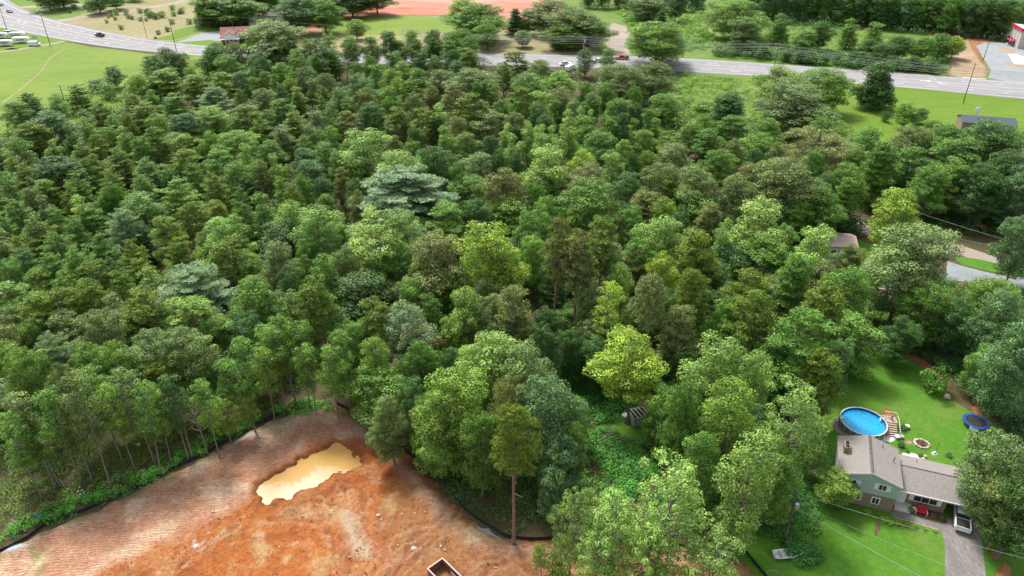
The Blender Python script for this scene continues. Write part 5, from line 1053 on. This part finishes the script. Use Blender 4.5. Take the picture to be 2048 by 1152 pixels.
# steps and deck
dk = V(G(1781, 840, 1.2)); root = empty('pool_deck', (dk.x, dk.y, 0), R(-12), label='weathered wooden pool steps with a landing and a pale handrail', cat='deck')
MB().box((0, .2, 1.16), (1.9, 1.7, .12)).build('landing', 'wood', root)
for k in range(6): MB().box((-.05, -.85 - k * .36, 1.0 - k * .175), (1.7, .32, .07)).build('tread', 'wood', root)
for sx in (-1, 1): MB().add([(sx * .9 - .04, -.65, 0), (sx * .9 + .04, -.65, 0), (sx * .9 + .04, -.65, 1.05), (sx * .9 - .04, -.65, 1.05), (sx * .9 - .04, -2.9, 0), (sx * .9 + .04, -2.9, 0), (sx * .9 + .04, -2.9, .1), (sx * .9 - .04, -2.9, .1)], [(0, 1, 2, 3), (4, 7, 6, 5), (3, 2, 6, 7), (0, 3, 7, 4), (1, 5, 6, 2)]).build('stringer', 'pole', root)
for x, y, z in ((.95, 1.0, 2.05), (.95, -.6, 2.05), (.95, -2.8, 1.0), (-.9, 1.0, 2.05), (-.9, 1.0, 2.05)): MB().box((x, y, z / 2), (.1, .1, z)).build('post', 'greywood', root)
MB().tube([(.95, -2.8, 1.0), (.95, -.6, 2.05), (.95, 1.0, 2.05), (-.9, 1.0, 2.05)], .075, 4).build('handrail', 'concrete', root)
ld = MB()
for sx in (-.25, .25): ld.tube([(-1.6, sx - .3, .5), (-1.6, sx - .3, 1.9), (-1.15, sx - .3, 2.1), (-.8, sx - .3, 1.3)], .06, 6)
for k in range(4): ld.box((-1.6, -.3, .55 + k * .28), (.2, .5, .07))
ld.build('ladder', 'white', root)
p = V(G(1781, 838, 1.3)); root = empty('folding_chair', (p.x + .1, p.y + .2, 1.22), R(200), label='pink folding chair on the landing of the pool steps', cat='chair')
M['pink'] = paint('faded_pink_cloth', (.55, .25, .2), .8)
MB().box((0, 0, .35), (.5, .45, .06)).build('seat', 'pink', root); MB().box((0, .24, .62), (.5, .06, .5)).build('backrest', 'pink', root)
for sx in (-.2, .2):
    for sy in (-.18, .2): MB().box((sx, sy, .17), (.04, .04, .34)).build('leg', 'white', root)
bed_pt = [(1758, 882), (1766, 868), (1786, 872), (1790, 880), (1784, 884)]
sheet('patio', bed_pt, .016, 'concrete', 1, .05)
# stones on the pool edge, left
for i, (x, y) in enumerate(((1671, 838), (1674, 842), (1677, 848), (1682, 856), (1688, 863), (1694, 868), (1700, 873), (1707, 877))):
    g = G(x, y); o = MB().ball((0, 0, .12), .26, n=8, squash=(1.2, .9, .6), jit=.18).build('edging_rock', 'rock', loc=(g[0], g[1], .01), rz=i); tag(o, 'pale rock in the curved border around the pool wall', 'rock', 'rocks around the pool')
# pool filter pump and hose box
g = G(1797, 876); root = empty('storage_box', (g[0], g[1], 0), .2, label='pale grey low storage box at the foot of the pool steps', cat='box')
MB().box((0, 0, .2), (1.3, .6, .4)).build('box', 'metal', root, bevel=.03); MB().box((0, 0, .43), (1.4, .7, .06)).build('lid', 'concrete', root)
# trampoline
g = G(1952, 843, .8); root = empty('trampoline', (g[0], g[1], 0), label='round trampoline with a blue pad ring at the edge of the dark trees', cat='trampoline')
mb = MB(); N = 28
for i in range(N):
    a, b = 2 * math.pi * i / N, 2 * math.pi * (i + 1) / N; mb.add([(rr * math.cos(q), rr * math.sin(q), z) for z in (.78, .86) for rr, q in ((1.5, a), (1.98, a), (1.98, b), (1.5, b))], [(3, 2, 1, 0), (4, 5, 6, 7), (1, 2, 6, 5), (0, 4, 7, 3)])
mb.build('pad_ring', 'blue', root); mb = MB(); mb.add([(0, 0, .76)] + [(1.52 * math.cos(2 * math.pi * i / N), 1.52 * math.sin(2 * math.pi * i / N), .8) for i in range(N)], [(0, i + 1, (i + 1) % N + 1) for i in range(N)]); mb.build('jumping_mat', 'black', root)
for i in range(6): a = 1.047 * i + .3; MB().tube([(1.8 * math.cos(a), 1.8 * math.sin(a), 0), (1.8 * math.cos(a), 1.8 * math.sin(a), .8)], .04, 6).build('leg', 'metal', root)
MB().box((-1.2, -1.5, .45), (1.1, .06, .8), -.6).build('side_flap', 'white', root)
# fire pit
g = G(1843, 888); root = empty('fire_pit', (g[0], g[1], 0), label='round stone fire pit heaped with brush on the backyard lawn', cat='fire pit'); mb = MB(); random.seed(8)
for i in range(15): a = i * .4189; mb.ball((1.05 * math.cos(a), 1.0 * math.sin(a), .12), random.uniform(.2, .28), n=7, squash=(1, 1, .7), jit=.15)
mb.build('stone_ring', 'rock', root); mb = MB()
for i in range(34): a = random.uniform(0, 6.28); L = random.uniform(.3, .8); x, y = random.gauss(0, .3), random.gauss(0, .3); mb.tube([(x - L * math.cos(a), y - L * math.sin(a), .1), (x, y, .35 + random.random() * .25), (x + L * math.cos(a), y + L * math.sin(a), .15)], .04, 4)
mb.build('brush_pile', 'rust', root)
# bird feeder, ball, bucket, statue
g = G(1869, 908); root = empty('bird_feeder', (g[0], g[1], 0), label='thin dark feeder pole with a blue-green dish on the backyard lawn', cat='bird feeder')
MB().tube([(0, 0, 0), (.1, .05, 2.3)], .035, 5).build('pole', 'black', root); MB().tube([(0, 0, .02), (0, 0, .12)], [.5, .42], 14).build('dish', 'teal', root); MB().ball((0, 0, .32), .2, squash=(1, 1, 1.2)).build('seed_globe', 'white', root)
g = G(1813, 856); root = empty('bird_bath', (g[0], g[1], 0), label='small white round bird bath on the lawn right of the pool steps', cat='bird bath')
MB().tube([(0, 0, 0), (0, 0, .45)], [.18, .1], 8).build('pedestal', 'concrete', root); MB().tube([(0, 0, .45), (0, 0, .5), (0, 0, .56)], [.1, .34, .38], 14).build('bowl', 'white', root)
g = G(1892, 797); root = empty('garden_statue', (g[0], g[1], 0), label='pale grey rounded garden boulder at the shrubby lawn border', cat='boulder')
MB().ball((0, 0, .45), .55, n=10, squash=(1, .8, .95), jit=.1).build('boulder', 'rock', root); MB().ball((.45, -.1, .2), .3, n=8, jit=.12).build('small_boulder', 'rock', root)
root.name = 'boulder'
g = G(1872, 686); root = empty('stone_sculpture', (g[0], g[1], 0), label='white upright object glimpsed in the dark trees behind the lawn', cat='garden ornament')
MB().box((0, 0, .9), (.5, .3, 1.8), taper=.6).build('stone', 'white', root, bevel=.08); MB().box((0, 0, .06), (.9, .6, .12)).build('base', 'concrete', root)
# white boat on the lawn
g = G(1576, 1112); root = empty('boat', (g[0], g[1], 0), R(5), label='small white boat lying half under the leafy clump on the front lawn', cat='boat')
hull = MB(); secs = [(-2.0, .62, .55), (-1.0, .72, .55), (.4, .68, .58), (1.4, .42, .62), (2.0, .06, .70)]; vs = []
for x, w_, z in secs: vs += [(x, -w_, z), (x, -w_ * .6, .05 + (z - .5) * .3), (x, w_ * .6, .05 + (z - .5) * .3), (x, w_, z)]
fs = [(4 * i + k, 4 * i + 4 + k, 4 * i + 5 + k, 4 * i + 1 + k) for i in range(4) for k in range(3)] + [(0, 1, 2, 3)]
hull.add(vs, fs).build('hull', 'white', root); rm = MB()
for s_ in (0, 3): rm.tube([(secs[i][0], vs[4 * i + s_][1], vs[4 * i + s_][2]) for i in range(5)], .06, 5)
rm.build('gunwale', 'white', root)
for x in (-1.1, .2): MB().box((x, 0, .42), (.3, 1.15, .05)).build('seat', 'greywood', root)
# ring of orange hose at the bottom
g = G(1550, 1152); root = MB().tube([(1.1 * math.cos(a * .35), .85 * math.sin(a * .35), .05) for a in range(18)], .035, 5).build('garden_hose', 'pinkroof', loc=(g[0], g[1], 0)); tag(root, 'coiled orange ring lying on the lawn at the bottom edge', 'hose')
# ---- mid-right house with pinkish metal roof
def small_house(c, u, w_, d_, ze, zr, wallm, roofm, label, name='house', along='u', door=1):
    g = G(*c); root = empty(name, (g[0], g[1], 0), u, label=label, cat='house' if name == 'house' else 'shed')
    MB().box((0, 0, ze / 2), (w_ - .6, d_ - .6, ze)).build('wall', wallm, root)
    gb = MB()
    if along == 'u': gb.add([(sx * (w_ / 2 - .3), y, z) for sx in (-1, 1) for y, z in ((-d_ / 2 + .3, ze), (d_ / 2 - .3, ze), (0, zr - .05))], [(0, 1, 2), (3, 5, 4)])
    else: gb.add([(x, sy * (d_ / 2 - .3), z) for sy in (-1, 1) for x, z in ((-w_ / 2 + .3, ze), (w_ / 2 - .3, ze), (0, zr - .05))], [(0, 1, 2), (3, 5, 4)])
    gb.build('gable_wall', 'white' if wallm == 'redbrick' else wallm, root)
    gable(root, 'roof', -w_ / 2, w_ / 2, -d_ / 2, d_ / 2, ze, zr, along, roofm)
    for x in (-w_ * .28, w_ * .24): window(root, (x, -d_ / 2 + .3, ze * .55), 1.1, 1.0)
    if door: dd = MB().box((0, -d_ / 2 + .27, 1.05), (.95, .08, 2.1)).build('door', 'white', root); MB().ball((.35, -d_ / 2 + .2, 1.0), .06).build('handle', 'metal', dd)
    return root
small_house((1674, 502), R(-8), 6.8, 7.5, 2.8, 4.0, 'tan', 'pinkroof', 'house with a pinkish metal roof in the trees near the gravel road')
small_house((1760, 606), R(-12), 4.2, 4.6, 2.3, 3.3, 'greywood', 'pinkroof', 'small shed with a tan roof beneath the huge oak', 'shed')
small_house((1780, 590), R(-10), 3.0, 5.5, 2.2, 2.9, 'white', 'metal', 'white shed with a metal roof glimpsed through the huge oak', 'shed')
small_house((1968, 258), R(-16), 17, 8.5, 2.8, 4.3, 'brick', 'slate', 'long house with a slate roof on the right below the roadside lawn')
g = G(1948, 244); root = empty('satellite_dish', (g[0], g[1], 0), label='white upright dish standing behind the slate roof', cat='satellite dish')
MB().tube([(0, 0, 0), (0, 0, 3.6)], .08, 6).build('mast', 'metal', root); MB().ball((0, 0, 4.2), 1.2, squash=(.9, .22, 1.1), n=16).build('dish', 'white', root, smooth=True)
small_house((1790, 352), R(-16), 12, 8, 2.8, 4.0, 'tan', 'slate', 'pale roofed house almost hidden by the crowns right of the wide grey-green tree')
# maroon-roofed house across the highway
g = G(470, 84); root = empty('house', (g[0], g[1], 0), R(14), label='brick house with a maroon roof and white front gables across the highway', cat='house')
MB().box((4, 5, 1.5), (20, 10, 3.0)).build('wall', 'redbrick', root); r_ = gable(root, 'roof', -6.6, 14.6, -.6, 10.6, 3.0, 6.4, 'u', 'shingle2')
MB().box((-1.6, -2.4, 1.4), (8.4, 6, 2.8)).build('front_wall', 'redbrick', root); MB().xprism([(-6.2, 2.8), (-1.6, 5.6), (3, 2.8)], -5.7, 2).build('front_gable', 'white', root)
gable(root, 'front_roof', -6.6, 3.4, -5.9, 3.5, 2.75, 5.7, 'v', 'shingle2', .2); MB().xprism([(-.6, 3.2), (2.8, 5.9), (6.2, 3.2)], -1.7, 4).build('upper_gable', 'white', root); gable(root, 'upper_roof', -.9, 6.5, -1.9, 5, 3.15, 6.0, 'v', 'shingle2', .2)
for k in range(5): MB().box((-5.6 + k * 2.0, -6.9, 1.3), (.25, .25, 2.6)).build('porch_post', 'white', root)
MB().box((-1.6, -6.4, 2.7), (9.4, 1.6, .2)).build('porch_roof', 'white', root); window(root, (7.5, -.05, 1.6), 1.4, 1.2); window(root, (11.5, -.05, 1.6), 1.4, 1.2); window(root, (-3.2, -5.45, 1.5), 1.4, 1.2); window(root, (.4, -5.45, 1.5), 1.4, 1.2)
# weathered two-part building behind it
g = G(545, 52); root = empty('building', (g[0], g[1], 0), R(-8), label='weathered grey-brown building with a pale front between the dark trees', cat='building')
MB().box((0, 0, 3), (22, 8, 6)).build('wall', 'greywood', root); gable(root, 'roof', -11.3, 11.3, -4.3, 4.3, 6, 7.6, 'u', 'pole'); MB().box((-8.8, -4.2, 3.4), (5.4, .5, 5.6)).build('pale_front', 'white', root); MB().box((8.5, -4.2, 1.8), (3, .4, 3.4)).build('roller_door', 'white', root)
for x in (-3, 0, 3): window(root, (x, -4.0, 3.8), 1.5, 1.6)
# commercial building, top right
g = G(2046, 96); root = empty('shop_building', (g[0] - 1, g[1] + 2, 0), R(-14), label='pale metal building with crimson roof trim at the top right edge', cat='building')
MB().box((6, 8, 4.5), (16, 24, 9)).build('wall', 'tan', root); rfb = MB().box((6, 8, 9.2), (16.8, 24.8, .4)).build('roof', 'white', root); MB().box((-2.45, 8, 8.9), (.3, 25, 1.4)).box((6, -4.5, 8.9), (17, .3, 1.4)).build('roof_trim', 'magenta', rfb)
MB().box((-3.2, 3.5, 2.6), (1.8, 7, .5)).build('canopy', 'magenta', root)
for k in range(5): MB().box((-2.1, -.5 + k * 4, 3.5), (.25, .4, 7)).build('pilaster', 'concrete', root)
for k in range(3): MB().box((-2.07, 2 + k * 4, 1.8), (.15, 2.6, 3)).build('window', 'dark', root)
for i, (x, y) in enumerate(((1968, 76), (1840, 61), (2012, 93))):
    g = G(x, y); root = empty('bollard', (g[0], g[1], 0), label=('white marker post on the clay strip above the parking lot', 'white marker post on the clay strip before the dark wood', 'white marker post on the planting bed by the pale building')[i], cat='bollard'); MB().tube([(0, 0, 0), (0, 0, 1.5)], .3, 8).build('post', 'white', root); MB().ball((0, 0, 1.5), .3).build('cap', 'white', root)
# ---- grey wooden shed in the ravine clearing
g = G(1276, 843); root = empty('shed', (g[0], g[1], 0), R(16), label='open roofless grey wooden shed below the vivid yellow-green tree', cat='shed')
for c, s_, nm in (((0, -1.1, .9), (2.6, .1, 1.8), 'front_wall'), ((-1.3, .1, .9), (.1, 2.4, 1.8), 'side_wall'), ((1.3, .1, .9), (.1, 2.4, 1.8), 'side_wall'), ((0, 1.3, .9), (2.6, .1, 1.8), 'back_wall')): MB().box(c, s_).build(nm, 'greywood', root)
for k in range(3): MB().box((-.8 + k * .7, .1, 1.85), (.12, 2.6, .1), .12).build('rafter', 'rock', root)
MB().box((-2.0, .9, .6), (1.0, .9, 1.2), .4).build('lean_to', 'greywood', root)
g = G(1309, 862); o = MB().tube([(0, 0, 0), (-.25, .3, 2.6)], .09, 6).build('fence_post', 'greywood', loc=(g[0], g[1], 0)); tag(o, 'lone leaning grey post right of the roofless shed', 'post')
# ---- steel container at the bottom
A2 = V(G(885, 1118, 1.9)); B2 = V(G(922, 1154, 1.9)); C2 = V(G(859, 1137, 1.9)); rz2 = math.atan2(*(B2 - A2).normalized().yx); wdt = 2.4; Ln = 6.5
root = empty('open_dumpster', (A2.x, A2.y, .5), rz2, label='open rusty steel dumpster standing on the red clay at the bottom edge', cat='dumpster')
hgt = 1.5; MB().box((Ln / 2, 0, hgt / 2), (Ln, .08, hgt)).build('side_wall', 'rust', root); MB().box((Ln / 2, -wdt, hgt / 2), (Ln, .08, hgt)).build('side_wall', 'rust', root); MB().box((.0, -wdt / 2, hgt / 2), (.08, wdt, hgt)).build('end_wall', 'rust', root); MB().box((Ln, -wdt / 2, hgt / 2), (.08, wdt, hgt)).build('end_wall', 'rust', root)
MB().box((Ln / 2, -wdt / 2, .06), (Ln, wdt, .1)).build('floor', 'dirt', root)
MB().box((Ln / 2, 0, hgt + .04), (Ln + .14, .16, .1)).box((Ln / 2, -wdt, hgt + .04), (Ln + .14, .16, .1)).box((0, -wdt / 2, hgt + .045), (.16, wdt, .1)).build('rim', 'pinkroof', root)
MB().box((Ln / 2 + 1.2, -.35, .75), (Ln - 2, .05, 1.1), .02).build('loose_panel', 'rustpale', root)
# ---- rocks on the clay
random.seed(11)
for i, (x, y, r_) in enumerate([(757, 1037, .32), (680, 948, .28), (754, 1050, .14), (780, 1056, .14), (809, 1027, .16), (804, 1034, .14), (830, 1032, .15), (828, 1104, .38), (842, 1009, .12), (851, 1030, .12), (882, 1099, .22), (890, 1106, .15), (428, 1029, .22), (796, 1096, .13), (744, 1005, .12), (990, 1141, .12), (994, 1141, .1), (764, 1045, .12), (612, 1035, .14), (560, 1100, .12), (940, 1075, .14), (700, 1120, .14), (650, 1100, .12), (860, 1070, .14)]):
    g = G(x, y); o = MB().ball((0, 0, 0), r_, n=8, squash=(1.1, .9, .75), jit=.16).build('rock', 'rock', loc=(g[0], g[1], .62), rz=i)
    lab = {0: 'largest white boulder lying on the red clay right of the tan streak', 1: 'pale rock at the lower shore of the muddy pond', 7: 'pale flat slab of rock left of the open dumpster', 12: 'white rock alone on the tracked clay left of the orange area', 10: 'small pale rock slab above the open dumpster'}.get(i)
    tag(o, lab or ('small pale rock lying loose on the red clay'), 'rock', None if lab else 'small rocks scattered on the clay')
# clods of turned clay
def clods(n):
    x = rng.uniform(soilP[:, 0].min(), soilP[:, 0].max(), n * 4); y = rng.uniform(58, soilP[:, 1].max(), n * 4); ok = (sdpoly(x, y, soilP) > 1) & (sdpoly(x, y, pondP) < -.5) & (fbm(x, y, 5, 3, 9) > .43); x, y = x[ok][:n], y[ok][:n]
    ix = np.clip(((x - xs[0]) / st).round().astype(int), 0, len(xs) - 1); iy = np.clip(((y - ys[0]) / st).round().astype(int), 0, len(ys) - 1); z = Z[iy, ix]; n = len(x)
    r_ = rng.gamma(1.5, .028, n) + .025; tr_ = trk[iy, ix] > .5; r_[tr_] *= .5; O = np.array([(1, 0, 0), (0, 1, 0), (-1, 0, 0), (0, -1, 0), (0, 0, 1.0), (0, 0, -1)])
    v = (np.stack([x, y, z], 1)[:, None] + O[None] * r_[:, None, None] * rng.uniform(.6, 1.3, (n, 6, 1))).reshape(-1, 3); F = np.array([(0, 1, 4), (1, 2, 4), (2, 3, 4), (3, 0, 4), (1, 0, 5), (2, 1, 5), (3, 2, 5), (0, 3, 5)])
    me = bpy.data.meshes.new('clods'); me.from_pydata(v.tolist(), [], (F[None] + np.arange(n)[:, None, None] * 6).reshape(-1, 3).tolist()); me.materials.append(M['clod']); o = bpy.data.objects.new('clay_clods', me); C.objects.link(o); tag(o, 'crumbs and clods of red clay strewn over the worked ground', 'clods', kind='stuff')
M['clod'] = ground_mat('clay_clod', [(.27, .085, .03), (.38, .15, .065), (.50, .30, .17)], .8, 2, 8, .3)
clods(9000)
# litter at the left wood edge
def lump(px, py, r_, mat, name, label, cat, z=.15, sq=(1, 1, .7)):
    g = G(px, py); o = MB().ball((0, 0, 0), r_, n=10, squash=sq, jit=.14).build(name, mat, loc=(g[0], g[1], z)); tag(o, label, cat)
lump(79, 1038, .45, 'blue', 'blue_tarp', 'crumpled blue tarp lying by the weeds at the left edge', 'tarp', .75, (1.2, .8, .5))
lump(278, 893, .28, 'white', 'ball', 'white ball lying in the brush at the wood edge', 'ball', .35, (1, 1, 1))
for i, (x, y) in enumerate(((160, 975), (164, 982), (161, 990), (168, 986), (157, 983))): g = G(x, y); o = MB().ball((0, 0, 0), .14, n=7, jit=.3, squash=(1.3, 1, .5)).build('paper_litter', 'white', loc=(g[0], g[1], .12), rz=i); tag(o, 'scrap of white litter on the wood floor', 'litter', 'white litter scraps in the wood')
def log(p0, p1, r_, label, z=.2):
    a, b = V(G(*p0)), V(G(*p1)); a.z = z + .25; b.z = z; o = MB().tube([V((0, 0, 0)), (b - a) * .5 + V((0, .1, .15)), b - a], [r_ * .6, r_ * .85, r_], 7).build('fallen_log', 'barkpale', loc=a); tag(o, label, 'log')
log((25, 1043), (52, 1065), .12, 'bleached fallen log slanting down to the weeds at the left edge'); log((120, 962), (128, 975), .09, 'short bleached log stub leaning in the brush near the litter'); log((228, 953), (241, 957), .12, 'bleached log lying behind the silt fence weeds'); log((270, 932), (285, 915), .06, 'thin slanting dead stem below the white ball')
g = G(186, 905); root = empty('tyre_swing', (g[0], g[1], 0), .3, label='pale curled frame lying between two trunks in the wood', cat='bent frame'); root.name = 'bent_frame'
MB().tube([(.55 * math.cos(a * .45), 0, .7 + .5 * math.sin(a * .45)) for a in range(12)], .06, 5).build('ring', 'barkpale', root); MB().tube([(-.5, .1, 0), (.4, 0, .9)], .05, 5).build('strut', 'barkpale', root)
# bare twisted trunks at the left edge, thin stems
# cows / machine beside the round tree across the highway
g = G(1262, 92); root = empty('utility_tractor', (g[0], g[1], 0), .3, label='small dark red implement parked left of the big fresh green oak', cat='farm implement')
MB().box((0, 0, .9), (2.2, 1.2, .5)).box((.5, 0, 1.4), (.9, 1.0, .6)).build('frame', 'rust', root, bevel=.05)
for x in (-.8, .8):
    for sy in (-1, 1): MB().tube([(x, sy * .6, .5), (x, sy * .85, .5)], .5, 12).build('wheel', 'tyre', root)
root.name = 'farm_implement'

# ============================================================ LABELS of the remaining trees
LM = [((618, 955), 'the muddy pond'), ((1755, 180), 'the lone magnolia'), ((1727, 840), 'the swimming pool'), ((1745, 910), 'the teal-gabled house'), ((1276, 835), 'the roofless grey shed'),
      ((804, 375), 'the huge silvery white pine'), ((385, 560), 'the pale silvery white pine'), ((958, 500), 'the brightest yellow-green tree'), ((878, 520), 'the brownish domed oak'), ((1272, 720), 'the vivid tree over the shed'),
      ((1050, 900), 'the lone bare-trunked pine'), ((1108, 840), 'the tall bluish tree'), ((1835, 540), 'the huge oak by the lane'), ((1675, 480), 'the pinkish metal roof'), ((1950, 245), 'the slate-roofed house'),
      ((1595, 215), 'the wide flat-topped tree'), ((1320, 85), 'the big oak by the red pickup'), ((548, 85), 'the big dark oak by the highway'), ((475, 60), 'the maroon-roofed house'), ((1166, 100), 'the pale two-armed power pole'), ((1550, 110), 'the tall highway power pole'),
      ((235, 435), 'the small silvery white pine'), ((112, 690), 'the loose silvery tree'), ((420, 195), 'the rounded silvery white pine'), ((640, 100), 'the dark pointed poplar'), ((225, 145), 'the small dark field-edge tree'), ((130, 190), 'the half hidden two-armed pole'),
      ((440, 820), 'the spreading tree by the fence'), ((1795, 410), 'the bright tree by the gravel road'), ((1222, 600), 'the slender ravine tree'), ((1338, 1020), 'the largest bottom-edge tree'), ((1988, 940), 'the oak over the roof'),
      ((1600, 840), 'the tall tree beside the pool'), ((637, 600), 'the bare-trunked pine above the pond'), ((1950, 843), 'the blue trampoline'), ((1600, 1020), 'the yard power pole'), ((1478, 40), 'the light domed tree'), ((1087, 45), 'the log pile'), ((2030, 90), 'the crimson-trimmed building'),
      ((545, 30), 'the weathered grey-brown building'), ((1244, 118), 'the red pickup'), ((200, 72), 'the black pickup'), ((1840, 162), 'the highway lane arrows'), ((1930, 175), 'the leaning-looking lawn pole'), ((690, 140), 'the bare grey dead tree'), ((60, 85), 'the white campers'), ((1112, 480), 'the thin tall ravine pine'), ((1375, 150), 'the weedy meadow corner'), ((350, 830), 'the bare pale dead tree'), ((110, 25), 'the bench shelter'), ((1975, 490), 'the gravel road'), ((700, 20), 'the far clay ground'), ((960, 1060), 'the bottom silt fence bend')]
SECT = ['right of', 'above right of', 'above', 'above left of', 'left of', 'below left of', 'below', 'below right of']
ORD = ['nearest', 'second', 'third', 'fourth', 'fifth', 'sixth', 'seventh', 'eighth', 'ninth', 'tenth', 'eleventh', 'twelfth', 'thirteenth', 'fourteenth', 'fifteenth', 'sixteenth', 'seventeenth', 'eighteenth', 'nineteenth', 'twentieth']
groups = {}
for t in TREES:
    if t['label']: t['o']['label'] = t['label']; continue
    x, y = t['px']; best = min(LM, key=lambda l: (l[0][0] - x) ** 2 + ((l[0][1] - y) * 1.6) ** 2); dx, dy = x - best[0][0], -(y - best[0][1]) * 1.6
    s_ = int(round(math.atan2(dy, dx) / (math.pi / 4))) % 8
    desc = (CW[t['col']] + ' ' if t['kind'] != 'snag' else '') + KN[t['kind']][1]
    groups.setdefault((best[1], s_, desc), []).append((math.hypot(dx, dy), t))
for (lm, s_, desc), L in groups.items():
    L.sort(key=lambda q: q[0])
    for i, (_, t) in enumerate(L):
        lab = desc + ' ' + SECT[s_] + ' ' + lm if len(L) == 1 else desc + ', ' + ORD[min(i, 19)] + ' such ' + SECT[s_] + ' ' + lm
        if len(lab.replace('-', ' ').split()) > 16: lab = lab.replace(' such ', ' ')
        for a, b in (('rounded broadleaf tree', 'rounded tree'), ('slender high-crowned', 'slender'), ('high-crowned spreading', 'spreading'), ('open-crowned broadleaf', 'open-crowned'), ('broad domed', 'domed'), ('brightest ', 'bright ')):
            if len(lab.replace('-', ' ').split()) > 16: lab = lab.replace(a, b)
        t['o']['label'] = lab
